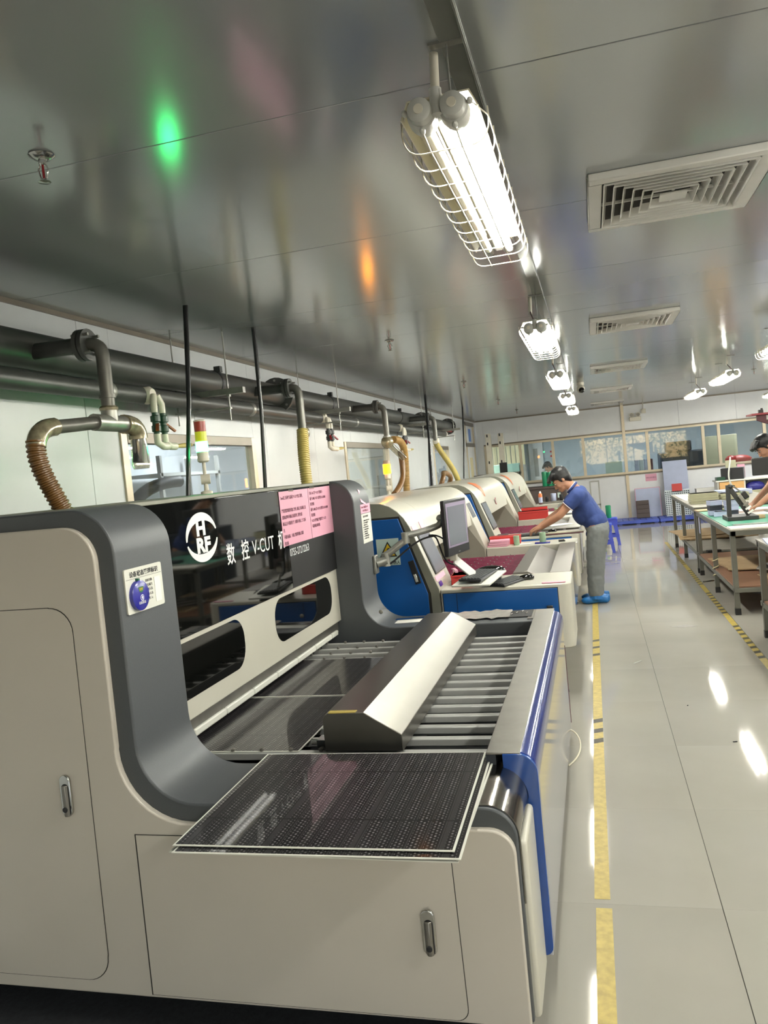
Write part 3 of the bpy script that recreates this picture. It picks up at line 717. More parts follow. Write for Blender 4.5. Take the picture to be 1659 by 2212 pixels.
def valves(y, body, handle, lab):
    x = PX+0.1
    t = thing('valve_set', lab, 'valves', (x, y, 2.1), 'twin ball valves under the thin pipe')
    B().lathe((x-0.06, y, 2.195), [(0.05, 0), (0.05, 0.03), (0.035, 0.05)], 18, (1, 0, 0)).build('tee', 'pvc_white', t)
    for k, dy in enumerate((-0.04, 0.045)):
        p = B().tube([(x, y+dy*0.4, 2.19), (x+0.01, y+dy, 2.14), (x+0.01, y+dy, 2.09)], 0.019, 12).build('riser', 'pvc_white', t)
        v = B().lathe((x+0.01, y+dy, 1.96), [(0.017, 0), (0.017, 0.02), (0.026, 0.025), (0.026, 0.055), (0.02, 0.06), (0.02, 0.075), (0.028, 0.08), (0.028, 0.11), (0.017, 0.115), (0.017, 0.14)], 14).build('valve_body', body, t)
        B().beam((x+0.02, y+dy, 2.03), (x+0.05, y+dy+(0.05 if k else -0.06), 1.985), 0.018, 0.01).build('handle', handle, v)
        B().tube([(x+0.01, y+dy, 1.97), (x+0.01, y+dy, 1.92), (x+0.025, y+dy+0.03, 1.90), (x+0.03, y+dy+0.07, 1.90)], [0.019, 0.02, 0.021, 0.022], 12).build('elbow', 'pvc_white', t)
    B().tube([(x+0.03, y+0.11, 1.90), (x+0.04, y+0.2, 1.905), (x+0.045, y+0.28, 1.908)], [0.008, 0.015, 0.009], 10).build('pipe_tail', 'hose_yellow', t)
valves(4.06, 'valve_green', 'valve_orange', 'green twin ball valves with orange handles above the first window')
valves(7.1, 'valve_black', 'valve_red', 'dark twin ball valves with a red handle, middle of the thin pipe')
valves(10.2, 'valve_black', 'valve_red', 'farthest twin ball valves, hanging right of the clear sleeve')
for (p0, p1, r0, lb_) in (((-2.02, 3.92, ZC), (-2.01, 3.7, 1.585), 0.0125, 'nearest black conduit dropping from ceiling to the near machine'), ((-1.995, 4.75, ZC), (-2.02, 4.73, 1.585), 0.0125, 'second black conduit dropping behind the pink notices'),
                     ((-2.09, 10.6, ZC), (-2.03, 10.15, 1.4), 0.016, 'third black conduit, thicker towards its foot'), ((-2.056, 13.6, ZC), (-2.0, 12.7, 1.42), 0.011, 'farthest black conduit, slack and leaning')):
    a, c = Vector(p0), Vector(p1); mid = a.lerp(c, 0.5)+Vector((0.012, 0, 0))
    r_ = [r0*1.15, r0, r0] if r0 < 0.015 else [r0, r0, r0*2.0]
    solo(B().tube([a, mid, c], r_, 10), 'black_conduit', 'conduit_black', lb_, 'conduit', 'black conduits')
solo(B().cyl((PX+0.03, 13.55, 2.26), (PX+0.06, 14.3, 2.25), 0.016, 8), 'red_wrench', 'valve_red', 'dark red bar lying on the far end of the thin pipe', 'bar')

# ================================================================ signal towers
def tower(x, y, z, lab, lit, H=0.0, upper='pvc_white'):
    t = thing('signal_tower', lab, 'signal lamp', (x, y, z))
    B().lathe((x, y, z), [(0.03, 0), (0.03, 0.012), (0.012, 0.018), (0.012, 0.03)], 16).build('foot', 'pvc_white', t)
    B().cyl((x, y, z+0.02), (x, y, z+0.1), 0.011, 12).build('lower_pole', 'pvc_white', t)
    B().cyl((x-0.02, y-0.01, z+0.075), (x+0.022, y+0.01, z+0.075), 0.026, 14).build('swivel', 'pvc_white', t)
    B().cyl((x, y, z+0.09), (x, y, z+0.165), 0.009, 12).build('upper_pole', 'pvc_white', t)
    B().lathe((x, y, z+0.16), [(0.02, 0), (0.03, 0.008), (0.029, 0.03), (0.029, 0.055)], 20).build('base', 'pvc_white', t)
    if lit == 'green':
        B().lathe((x, y, z+0.215), [(0.03, 0), (0.03, 0.05)], 24).build('green_lens', 'lens_green_lit', t)
        B().lathe((x, y, z+0.266), [(0.029, 0), (0.029, 0.05)], 24).build('yellow_lens', 'lens_yellow', t)
        B().lathe((x, y, z+0.317), [(0.029, 0), (0.029, 0.05)], 24).build('red_lens', 'lens_red', t)
        B().lathe((x, y, z+0.367), [(0.03, 0), (0.03, 0.006), (0.02, 0.01)], 24).build('cap', 'pvc_white', t)
    else:
        B().lathe((x, y, z+0.215), [(0.036, 0), (0.036, 0.09)], 24).build('amber_lens', 'lens_amber_lit', t)
        B().lathe((x, y, z+0.306), [(0.032, 0), (0.032, 0.03), (0.028, 0.036)], 24).build('cap', 'pvc_branch_cap', t)
mk('pvc_branch_cap', (176, 150, 130), 0.4)
tower(-1.9, 3.70, 1.612, 'green lit three-colour signal tower on the near machine', 'green')
tower(-1.9, 7.42, 1.405, 'amber lit signal lamp on the second machine from the camera', 'amber')

# ================================================================ machine nearest the camera
M1 = thing('cutting_machine', 'big grey and white cutting machine nearest the camera, black glass hood', 'machine', (-1.2, 3.4, 0))
outer = [(-2.34, 0.1), (-2.34, 1.61), (-1.55, 1.61)] + arc(-1.55, 1.465, 0.145, 90, 0, 10) + [(-1.405, 0.88)] + arc(-1.225, 0.88, 0.18, 180, 270, 10) + [(-0.36, 0.70)] + arc(-0.36, 0.615, 0.085, 90, 0, 8) + [(-0.275, 0.1)]
white = [(-2.34, 0.1), (-2.34, 1.562), (-1.57, 1.56)] + arc(-1.57, 1.45, 0.11, 90, 0, 10) + [(-1.462, 0.88)] + arc(-1.242, 0.87, 0.222, 180, 270, 10) + [(-0.35, 0.648)] + arc(-0.35, 0.58, 0.068, 90, 0, 8) + [(-0.281, 0.1)]
B().prism(outer, 'Y', 2.1, 2.432).build('near_frame', 'machine_grey', M1, bevel=0.006)
ep = B().prism(white, 'Y', 2.078, 2.102).build('end_panel', 'machine_white', M1, bevel=0.005, seg=3)
def door(pts, nm):
    cx = sum(p[0] for p in pts)/len(pts); cz = sum(p[1] for p in pts)/len(pts)
    gp = [(cx+(p[0]-cx)*1.004+math.copysign(0.0016, p[0]-cx), cz+(p[1]-cz)*1.0+math.copysign(0.0022, p[1]-cz)) for p in pts]
    d = B().prism(pts, 'Y', 2.0755, 2.08).build('door', 'machine_white', M1)
    B().prism(gp, 'Y', 2.0768, 2.079).build('dark_door_gap', 'seam_dark', d)  # dark plate drawn round the door as its shaded groove
    return d
d1 = door([(-2.338, 0.143), (-2.338, 1.32), (-1.64, 1.318)] + arc(-1.64, 1.24, 0.077, 90, 0, 8) + [(-1.572, 0.23)] + arc(-1.65, 0.22, 0.076, 0, -90, 8), 'upper')
d2 = door([(-1.427, 0.112), (-1.425, 0.612), (-0.50, 0.612)] + arc(-0.50, 0.572, 0.04, 90, 0, 6) + [(-0.452, 0.15)] + arc(-0.485, 0.142, 0.033, 0, -90, 6), 'lower')
for d, (hx, hz) in ((d1, (-1.648, 0.735)), (d2, (-0.539, 0.36))):
    cap = lambda w_, h, cx, cz: arc(cx, cz+h/2-w_/2, w_/2, 0, 180, 8)+arc(cx, cz-h/2+w_/2, w_/2, 180, 360, 8)
    h = B().prism(cap(0.038, 0.13, hx, hz), 'Y', 2.066, 2.076).build('handle', 'chrome', d, bevel=0.003, seg=3)
    B().prism(cap(0.025, 0.102, hx+0.001, hz-0.013), 'Y', 2.0652, 2.067).build('handle_recess', 'black', d)
    lv = [(hx-0.0115, 2.0655), (hx-0.004, 2.058), (hx+0.004, 2.058), (hx+0.0115, 2.0655)]
    B().prism(lv, 'Z', hz-0.063, hz+0.034).build('handle_lever', 'steel_matt', d, bevel=0.002)
    B().lathe((hx, 2.058, hz-0.04), [(0.0085, 0), (0.0085, -0.0025), (0.005, -0.003)], 14, (0, 1, 0)).build('lock', 'monitor_black', d)
B().prism(outer, 'Y', 4.60, 4.945).build('far_frame', 'machine_grey', M1, bevel=0.006)
B().prism([(-2.34, 0.1), (-2.34, 1.60), (-1.58, 1.60), (-1.58, 1.0), (-1.65, 0.74), (-1.65, 0.1)], 'Y', 2.43, 4.6).build('body', 'bed_dark', M1)
B().box(-2.34, -1.545, 2.435, 4.6, 1.596, 1.612).build('top_cover', 'machine_midgrey', M1, bevel=0.003)
gl = B().box(-1.566, -1.55, 2.435, 4.598, 1.078, 1.596).build('glass_hood', 'black_gloss', M1, bevel=0.003)
B().box(-1.5505, -1.5492, 3.86, 4.597, 1.08, 1.40).build('dark_patch', 'black', gl)
fc = B().box(-1.572, -1.556, 2.435, 4.598, 0.762, 1.078).build('front_cover', 'machine_ivory', M1, bevel=0.004)
for (a0, a1) in ((2.52, 3.235), (3.595, 4.46)):
    z0, z1 = 0.842, 1.06
    pts = rrect(a0, a1, z0, z1, 0.095, 8)
    B().prism(pts, 'X', -1.557, -1.5545).build('inspection_window', 'black_gloss', fc)
B().box(-1.60, -1.578, 2.44, 4.59, 0.69, 0.765).build('guide_strip', 'steel_matt', M1)
k = 0; y = 2.46
while y < 4.5:
    B().box(-1.598, -1.566, y, min(y+0.278, 4.55), 0.682, 0.712).build('brush_pad', 'label_white', M1, bevel=0.006)
    y += 0.282
B().box(-1.66, -0.34, 2.43, 4.6, 0.1, 0.6).build('bed', 'bed_dark', M1)
bar_y = [2.655, 2.79, 2.92, 3.05, 3.17, 3.29, 3.41, 3.53, 3.65, 3.79, 3.92, 4.035, 4.15, 4.28, 4.42]
pin_me = None
for i, yb_ in enumerate(bar_y):
    s_ = B().box(-1.63, -0.385, yb_-0.017, yb_+0.017, 0.628, 0.656).build('slat', 'slat_grey', M1, bevel=0.004)
    q = B()
    if yb_ > 4.03 or i == 0:
        for j in range(6):
            xx = -1.6+j*0.115
            q.lathe((xx, yb_, 0.656), [(0.0065, 0), (0.0085, 0.004), (0.0085, 0.010), (0.004, 0.013)], 8)
        q.build('pin_row', 'steel_matt', s_)['kind'] = 'stuff'
pf = B()
for j in range(0, 22):
    yy = 2.62+j*0.085
    pf.box(-0.70, -0.40, yy-0.006, yy+0.006, 0.598, 0.61)
pf.build('comb_plate', 'monitor_black', M1)
# stainless hood over the traverse
hp = [(-0.995, 0.668), (-0.995, 0.782), (-0.988, 0.797), (-0.975, 0.803), (-0.842, 0.806), (-0.71, 0.727), (-0.71, 0.668)]
hd = B().prism(hp, 'Y', 2.62, 4.45).build('steel_hood', 'steel', M1, bevel=0.0025, angle=25)
B().box(-0.972, -0.872, 2.622, 2.648, 0.8032, 0.8068).build('tape_strip', 'tape_yellow', hd)
B().box(-1.04, -0.99, 2.66, 2.72, 0.668, 0.695).cyl((-1.07, 2.69, 0.68), (-0.99, 2.69, 0.68), 0.01, 10).build('hood_bracket', 'chrome', hd)
# front rail
rail = [(-0.29, 0.744)] + arc(-0.29, 0.69, 0.054, 90, 0, 8) + [(-0.236, 0.655), (-0.3, 0.655)]
B().prism(rail, 'Y', 2.40, 4.66).build('blue_rail', 'blue_rail', M1, angle=60)
B().box(-0.388, -0.284, 2.39, 4.72, 0.739, 0.7462).build('rail_top', 'steel_matt', M1, bevel=0.002)
B().box(-0.39, -0.36, 2.40, 4.62, 0.5, 0.74).build('rail_wall', 'navy_dark', M1)
br = [(-0.338, 0.742), (-0.292, 0.742)] + arc(-0.292, 0.685, 0.057, 90, 0, 8) + [(-0.235, 0.15)] + arc(-0.262, 0.14, 0.027, 0, -90, 5) + [(-0.272, 0.113), (-0.272, 0.60)] + arc(-0.355, 0.612, 0.085, 0, 80, 8) + [(-0.338, 0.70)]
B().prism(br, 'Y', 2.385, 2.425).build('blue_bracket', 'blue_gloss', M1, bevel=0.002)
B().box(-0.252, -0.24, 2.42, 4.645, 0.092, 0.668).build('side_panel', 'panel_lavender', M1, bevel=0.003)
B().box(-0.256, -0.238, 4.645, 4.655, 0.088, 0.54).build('side_edge', 'maroon', M1)
B().box(-0.30, -0.256, 2.12, 2.37, 0.1, 0.6).build('corner_panel', 'machine_ivory', M1, bevel=0.012, seg=3)
cap_ = [(-0.44, 0.7012), (-0.36, 0.7012)] + arc(-0.36, 0.615, 0.0865, 90, 0, 10) + [(-0.2735, 0.43), (-0.2700, 0.43), (-0.2700, 0.615)] + arc(-0.36, 0.615, 0.0895, 0, 90, 10) + [(-0.44, 0.7045)]
B().prism(cap_, 'Y', 2.112, 2.43).build('steel_cap', 'steel_polished', M1, angle=50)
cap2 = [(p[0], p[1]) for p in cap_]
B().prism(cap2, 'Y', 4.66, 4.94).build('steel_cap', 'steel', M1, angle=50)
tr = B().box(-0.57, -0.42, 4.72, 4.93, 0.7005, 0.706).build('tray_hole', 'black', M1)
bits = B()
for k in range(4): bits.cyl((-0.55+0.03*k, 4.79+0.02*((k*7) % 5), 0.709), (-0.54+0.03*k, 4.815+0.02*((k*7) % 5), 0.709), 0.0035, 6)
bits.build('screws', 'zinc', tr)
B().box(-1.52, -0.42, 4.605, 4.66, 0.6, 0.695).build('cheek_plate', 'navy_dark', M1)
B().box(-2.3, -0.36, 2.25, 4.85, 0.008, 0.1).build('plinth', 'bed_dark', M1)
B().lathe((-1.30, 4.597, 0.80), [(0.013, 0), (0.013, -0.004), (0.009, -0.006)], 14, (0, 1, 0)).build('plug', 'zinc', M1)
solo(B().box(-2.4, -0.33, 1.98, 4.9, 0.0, 0.008), 'rubber_mat', 'rubber_mat', 'dark rubber mat on the floor under the near machine', 'mat')
# lettering on the glass hood: ring emblem and words
EX = -1.5488
def ring_seg(cy, cz, ry, rz, r2y, r2z, a0, a1, n=28):
    b = B(); vs = []; 
    for i in range(n+1):
        a = math.radians(a0+(a1-a0)*i/n); u = i/n; th = math.sin(PI*min(1, max(0, u)))*0.75+0.25
        o = (cy+ry*math.cos(a), cz+rz*math.sin(a)); w1 = (cy+(ry-(ry-r2y)*th)*math.cos(a), cz+(rz-(rz-r2z)*th)*math.sin(a))
        vs += [(EX, o[0], o[1]), (EX, w1[0], w1[1]), (EX-0.001, o[0], o[1]), (EX-0.001, w1[0], w1[1])]
    fs = []
    for i in range(n):
        a, c = i*4, i*4+4
        fs += [(a, a+1, c+1, c), (a+2, a, c, c+2), (a+1, a+3, c+3, c+1)]
    return b.add(vs, fs)
LC = (2.935, 1.443)
em = ring_seg(LC[0], LC[1], 0.134, 0.101, 0.096, 0.066, 15, 185)
em.add(*(lambda q: (q.v, q.f))(ring_seg(LC[0], LC[1], 0.134, 0.101, 0.100, 0.068, 195, 352)))
em.build('emblem', 'ink_white', gl)
text('H', (EX, 2.888, 1.453), 0.082, 'ink_white', gl, ROTX, 'lettering', 1.35, bold=0.004)
text('RF', (EX, 2.880, 1.383), 0.082, 'ink_white', gl, ROTX, 'lettering', 1.35, bold=0.004)
text('数', (EX, 3.135, 1.308), 0.098, 'ink_white', gl, ROTX, 'lettering', 0.85, bold=0.0012)
text('控', (EX, 3.285, 1.308), 0.098, 'ink_white', gl, ROTX, 'lettering', 0.85, bold=0.0012)
text('V-CUT', (EX, 3.405, 1.312), 0.094, 'ink_white', gl, ROTX, 'lettering', 0.94)
text('机', (EX, 3.72, 1.308), 0.098, 'ink_white', gl, ROTX, 'lettering', 0.85, bold=0.0012)
text('0755-27212263', (EX, 3.86, 1.246), 0.056, 'ink_white', gl, ROTX, 'lettering', 0.82)

# things on the machine
def sheet(name, y0, y1, z0, z1, mat, lab, x=-1.547, cat='notice', group=None):
    t = thing(name, lab, cat, (x, (y0+y1)/2, z0), group)
    B().box(x-0.0012, x, y0, y1, z0, z1).build('paper', mat, t)
    return t
t = sheet('pink_notice', 3.785, 4.21, 1.305, 1.586, 'paper_pink', 'left of two pink notices taped to the black glass hood', group='pink notices on the black hood')
for k, (s_, ind) in enumerate((('2mm以上系列产品通孔“V-CUT”加工说明,', 0), ('', 0), ('严格按照图纸要求加工作业, 确认刀具间距, 深', 0), ('度和余厚时可确认先做首件, 首件合格', 0), ('确认后方可批量生产, 不能有毛刺, 上下刀对', 0), ('齐.', 0), ('不能有偏位、毛刺, 露铜等现象, 批量', 0), ('做自检.', 0))):
    if s_: text(s_, (-1.5465, 3.80, 1.545-k*0.0335), 0.0205, 'ink_pink', t, ROTX, 'lettering', 0.86, bold=0.0004)
B().box(-1.5475, -1.5462, 3.92, 3.99, 1.58, 1.594).build('tape', 'sleeve_clear', t)
t = sheet('pink_notice', 4.216, 4.60, 1.305, 1.586, 'paper_pink', 'right of two pink notices taped to the black glass hood', group='pink notices on the black hood')
for k, s_ in enumerate(('针对 1.6A 客户 V-CUT 要求如下:', '板厚 1.0MM, V-CUT 余厚按 0.2-0.30MM', '进行控制', '板厚 1.6MM, 其 V-CUT 余厚按 0.35-0.45MM', '进行控制', 'V-CUT 用“双面刀”需按生产, V-CUT', '不能有缺口和毛刺.')):
    text(s_, (-1.5465, 4.232, 1.55-k*0.031), 0.0195, 'ink_pink', t, ROTX, 'lettering', 0.82, bold=0.0004)
B().box(-1.5475, -1.5462, 4.24, 4.32, 1.58, 1.596).build('tape', 'sleeve_clear', t)
t = thing('status_board', 'white status board with round blue dial on the near grey column', 'sign', (-1.403, 2.238, 1.27))
B().prism(rrect(2.132, 2.347, 1.273, 1.412, 0.007), 'X', -1.405, -1.400).build('board', 'label_white', t)
text('设备状态管理标识', (-1.3996, 2.158, 1.386), 0.0185, 'ink_black', t, ROTX, 'lettering', 1.12, bold=0.0004)
B().box(-1.4002, -1.3996, 2.137, 2.342, 1.3785, 1.3795).build('rule_line', 'ink_black', t)
for k, s_ in enumerate(('设备名称:', '设备编号:', '管理人员:', '操作人员:', '责 任 人:')):
    text(s_, (-1.3996, 2.243, 1.360-k*0.0145), 0.0098, 'ink_black', t, ROTX, 'lettering', 1.0)
B().box(-1.4002, -1.3985, 2.295, 2.33, 1.288, 1.368).build('name_slip', 'paper_white', t)
dl = B().lathe((-1.4, 2.193, 1.325), [(0.047, 0), (0.047, 0.012), (0.044, 0.014)], 32, (1, 0, 0)).build('dial', 'badge_blue', t)
B().prism([(2.178, 1.352), (2.208, 1.352), (2.204, 1.338), (2.193, 1.333), (2.182, 1.338)], 'X', -1.387, -1.3855).build('dial_window', 'badge_green', dl)
text('完好', (-1.3853, 2.182, 1.3405), 0.0105, 'warn_yellow', dl, ROTX, 'lettering')
B().lathe((-1.3862, 2.196, 1.317), [(0.010, 0), (0.010, 0.0005)], 20, (1, 0, 0)).build('dial_mark', 'ink_white', dl)
B().lathe((-1.3858, 2.196, 1.317), [(0.0082, 0), (0.0082, 0.0005)], 20, (1, 0, 0)).build('dial_mark', 'badge_blue', dl)
B().prism([(2.196, 1.324), (2.202, 1.317), (2.1985, 1.317), (2.1985, 1.311), (2.1935, 1.311), (2.1935, 1.317), (2.19, 1.317)], 'X', -1.3856, -1.3848).build('dial_arrow', 'ink_white', dl)
text('设备状态', (-1.3853, 2.173, 1.299), 0.0098, 'ink_white', dl, ROTX, 'lettering')
B().box(-1.4, -1.39, 2.188, 2.198, 1.368, 1.378).build('dial_tab', 'badge_green', dl)
# papers on the far column
t = sheet('pink_label', 4.73, 4.945, 1.392, 1.448, 'paper_pink', 'small pink label above the white instruction sheet on the far column', -1.4035)
text('C2MH-CD双面铝板-CUT', (-1.403, 4.74, 1.424), 0.016, 'ink_pink', t, ROTX, 'lettering', 0.9)
text('作业参数指示表', (-1.403, 4.77, 1.402), 0.016, 'ink_pink', t, ROTX, 'lettering', 1.1)
t = sheet('instruction_sheet', 4.73, 4.945, 1.205, 1.388, 'label_white', 'white typed instruction sheet in a plastic sleeve on the far column', -1.4035)
text('设备安全操作规程', (-1.403, 4.765, 1.366), 0.013, 'ink_black', t, ROTX, 'lettering', 1.1)
for k in range(9): text(('一、开机前检查各部位是否正常', '二、作业人员须戴好防护', '三、开机空转一分钟', '四、加工时不得打开护罩', '五、换刀时必须关机断电', '六、板面须保持清洁', '七、下班前清扫设备', '八、异常时按急停并报告', '九、非操作者不得开机')[k], (-1.403, 4.745, 1.342-k*0.0138), 0.0095, 'ink_black', t, ROTX, 'lettering', 1.15)
sl = thing('pink_tag', 'small tilted pink tag hanging at the top of the far column', 'tag', (-1.42, 4.80, 1.46))
B().obox((-1.412, 4.81, 1.492), (0.0015, 0.11, 0.085), Matrix.Rotation(math.radians(-14), 3, 'X') @ Matrix.Rotation(math.radians(-14), 3, 'Y')).build('paper', 'paper_pink', sl)

# circuit boards
def pcb_board(c, sx_, sy_, z, rot, lab, group, edge=0.006):
    t = thing('circuit_board', lab, 'circuit board', (c[0], c[1], z), group); t.rotation_euler = (0, 0, rot)
    o = B().box(-sx_/2, sx_/2, -sy_/2, sy_/2, 0, 0.002).mesh('panel'); o.materials.append(MATS['pcb_edge'])
    p = bpy.data.objects.new('panel', o); COL.objects.link(p); p.parent = t
    o = B().box(-sx_/2+edge, sx_/2-edge, -sy_/2+edge*1.2, sy_/2-edge, 0.0012, 0.0026).mesh('etched_face'); o.materials.append(MATS['pcb_black'])
    q = bpy.data.objects.new('etched_face', o); COL.objects.link(q); q.parent = t
    return t
GB = 'circuit boards lying on the machine bed'
pcb_board((-1.395, 2.99), 0.575, 0.685, 0.657, 0.0, 'circuit board on the bed nearest the grey column', GB)
pcb_board((-1.385, 3.69), 0.575, 0.685, 0.657, 0.0, 'circuit board on the bed farther in, before the pinned bars', GB)
pcb_board((-0.765, 2.125), 0.752, 0.655, 0.702, -0.01, 'lowest circuit board of the stack on the near end', 'stack of circuit boards on the near end')
pcb_board((-0.75, 2.118), 0.752, 0.655, 0.7065, -0.012, 'second circuit board of the stack, slid towards the aisle', 'stack of circuit boards on the near end')
pcb_board((-0.752, 2.112), 0.752, 0.655, 0.7115, 0.012, 'second from top circuit board of the stack', 'stack of circuit boards on the near end')
pcb_board((-0.768, 2.140), 0.745, 0.655, 0.7165, 0.012, 'topmost circuit board of the stack on the near end', 'stack of circuit boards on the near end')

# film, ruler on the far frame
b = B(); n, m_ = 14, 6; vs = []; fs = []
for i in range(n+1):
    for j in range(m_+1):
        x = -1.02+0.47*i/n; y = 4.70+0.24*j/m_+0.02*math.sin(i*1.3)*(j == m_)+(0.02*math.sin(i*2.1) if j == 0 else 0)
        vs.append((x, y, 0.704+0.008*abs(math.sin(i*1.7+j*0.9))+0.004*random.random()))
for i in range(n):
    for j in range(m_): fs.append((i*(m_+1)+j, (i+1)*(m_+1)+j, (i+1)*(m_+1)+j+1, i*(m_+1)+j+1))
b.add(vs, fs); b.box(-0.9, -0.85, 4.75, 4.8, 0.701, 0.704)
solo(b, 'plastic_film', 'plastic_film', 'crumpled clear plastic film on the far end of the near machine', 'film')
solo(B().obox((-1.18, 4.83, 0.7035), (0.40, 0.05, 0.006), Matrix.Rotation(0.14, 3, 'Z')), 'steel_ruler', 'chrome', 'bare aluminium ruler beside the crumpled plastic film', 'ruler')
solo(B().obox((-1.10, 4.80, 0.7015), (0.36, 0.14, 0.002), Matrix.Rotation(0.1, 3, 'Z')), 'paper_sheet', 'paper_white', 'grey paper sheet under the aluminium ruler', 'paper')
solo(B().tube(bez((-0.27, 4.5, 0.1), (-0.2, 4.55, 0.09), (-0.14, 4.42, 0.006), (-0.25, 4.2, 0.006), 14), 0.004, 7), 'loose_cable', 'cable_white', 'pale cable looping out onto the floor beside the near machine', 'cable')
# ================================================================ three blue and white machines beyond
def vmachine(Y0, dx, lab):
    X = lambda v: v+dx
    t = thing('routing_machine', lab, 'machine', (X(-1.2), Y0+1.4, 0), 'blue and white machines in a row')
    hoodp = [(-2.34, 1.36), (-1.95, 1.415)] + [(-1.55, 1.42)] + [(-1.47, 1.413), (-1.41, 1.39), (-1.355, 1.35), (-1.31, 1.30), (-1.275, 1.235)]
    P = lambda pts: [(X(p[0]), p[1]) for p in pts]
    # near unit
    cap = [(-2.34, 0.1), (-2.34, 1.36)] + hoodp[1:] + [(-1.105, 0.78), (-1.105, 0.1)]
    B().prism(P(cap), 'Y', Y0, Y0+0.012).build('end_cap', 'machine_midgrey', t, bevel=0.003)
    nh = B().prism(P(cap), 'Y', Y0+0.012, Y0+0.52).build('near_hood', 'machine_ivory', t, bevel=0.004)
    dp = [(-2.2, 0.3), (-2.2, 1.30), (-1.352, 1.30), (-1.185, 0.755), (-1.185, 0.3)]
    dq = [(-2.21, 0.29), (-2.21, 1.315), (-1.342, 1.315), (-1.165, 0.757), (-1.165, 0.29)]
    B().prism(P(dq), 'Y', Y0-0.002, Y0+0.003).build('dark_door_gap', 'seam_dark', t)  # dark outline plate stands for the gap round the blue door
    d = B().prism(P(dp), 'Y', Y0-0.008, Y0+0.002).build('door', 'blue_panel', t, bevel=0.003)
    lt = Matrix.Rotation(math.radians(-14), 3, 'Y')
    B().obox((X(-1.265), Y0-0.012, 0.915), (0.042, 0.012, 0.17), lt).build('latch', 'black', d, bevel=0.003)
    B().obox((X(-1.258), Y0-0.02, 0.875), (0.022, 0.012, 0.06), lt).build('latch_lever', 'chrome', d, bevel=0.003)
    # screen let into the sloping front
    sl = Vector((-1.105+1.275, 0, 0.78-1.235)).normalized(); nrm = Vector((-sl.z, 0, sl.x))
    rot = Matrix((Vector((0, 1, 0)), -sl, nrm)).transposed()
    sc = Vector((X(-1.275), Y0+0.28, 1.235)) + sl*0.22
    fr = B().obox(sc+nrm*0.004, (0.38, 0.33, 0.012), rot).build('screen_frame', 'monitor_black', t, bevel=0.004)
    B().obox(sc+nrm*0.009, (0.345, 0.30, 0.006), rot).build('screen', 'screen_grey', fr)
    # middle hood with its visor, and the recess behind
    mid = hoodp + [(-1.235, 1.12), (-1.225, 1.02), (-1.30, 1.02), (-1.52, 1.05), (-2.34, 1.05)]
    mh = B().prism(P(mid), 'Y', Y0+0.52, Y0+2.55).build('middle_hood', 'machine_ivory', t, bevel=0.003)
    em = B().lathe((X(-1.2285), Y0+1.3, 1.14), [(0.045, -0.003), (0.045, 0.002)], 24, (0.98, 0, 0.12)).build('emblem', 'rust_red', mh)
    B().lathe((X(-1.2285), Y0+1.3, 1.14), [(0.032, 0.001), (0.032, 0.003)], 24, (0.98, 0, 0.12)).build('emblem_centre', 'machine_ivory', mh)
    # orange flash painted over the curve of the hood
    cv = hoodp[3:]
    b = B(); vs = []; fs = []
    for i, (px, pz) in enumerate(cv):
        u = i/(len(cv)-1); w0 = Y0+0.58+0.05*u; w1 = w0+0.34*math.sin(PI*(0.15+0.8*u))*(1-0.5*u)+0.02
        k = 1.004
        vs += [(X(px)+0.004, w0, pz+0.003), (X(px)+0.004, w1, pz+0.003)]
        if i: fs.append((2*i-2, 2*i-1, 2*i+1, 2*i))
    b.add(vs, fs).build('orange_flash', 'orange_logo', mh)
    B().prism(P([(-2.34, 0.1), (-2.34, 1.05), (-1.56, 1.05), (-1.56, 0.62), (-0.25, 0.62), (-0.25, 0.36), (-0.5, 0.3), (-0.5, 0.1)]), 'Y', Y0+0.52, Y0+2.55).build('body', 'machine_taupe', t)
    # far unit
    fa = B().prism(P(cap), 'Y', Y0+2.55, Y0+2.93).build('far_hood', 'machine_ivory', t, bevel=0.004)
    B().prism(P([(-2.3, 0.6), (-2.3, 1.05), (-1.3, 1.05), (-1.12, 0.775), (-1.1, 0.6)]), 'Y', Y0+2.544, Y0+2.55).build('inner_cheek', 'machine_taupe', fa)
    # table blocks either end
    for a0, a1, nm in ((Y0, Y0+0.56, 'near_table'), (Y0+2.53, Y0+2.95, 'far_table')):
        r_ = 0.06
        pl = [(X(-1.1), a0), (X(-0.205-r_), a0)] + [(X(-0.205-r_)+r_*math.sin(math.radians(q)), a0+r_-r_*math.cos(math.radians(q))) for q in (15, 30, 45, 60, 75, 90)] + [(X(-0.205), a1), (X(-1.1), a1)]
        tb = B().prism(pl, 'Z', 0.335, 0.775).build(nm, 'machine_ivory', t, bevel=0.008)
        B().box(X(-1.0965), X(-1.0935), a0-0.0008, a0+0.02, 0.34, 0.774).build('seam', 'seam_dark', tb)
    B().box(X(-1.085), X(-0.292), Y0-0.0025, Y0+0.004, 0.385, 0.752).build('panel_gap', 'seam_dark', t)
    fp = B().box(X(-1.08), X(-0.297), Y0-0.006, Y0+0.003, 0.39, 0.747).build('front_panel', 'blue_panel', t, bevel=0.002)
    B().box(X(-0.9865), X(-0.9835), Y0-0.0068, Y0-0.004, 0.39, 0.747).build('panel_seam', 'seam_dark', fp)
    B().box(X(-0.375), X(-0.335), Y0-0.03, Y0-0.005, 0.60, 0.632).build('knob', 'black', fp, bevel=0.004)
    # bed
    B().box(X(-0.24), X(-0.225), Y0+0.54, Y0+2.54, 0.345, 0.765).build('side_panel', 'panel_lavender', t, bevel=0.003)
    B().box(X(-0.37), X(-0.222), Y0+0.55, Y0+2.54, 0.766, 0.7775).build('rail_top', 'steel_matt', t, bevel=0.002)
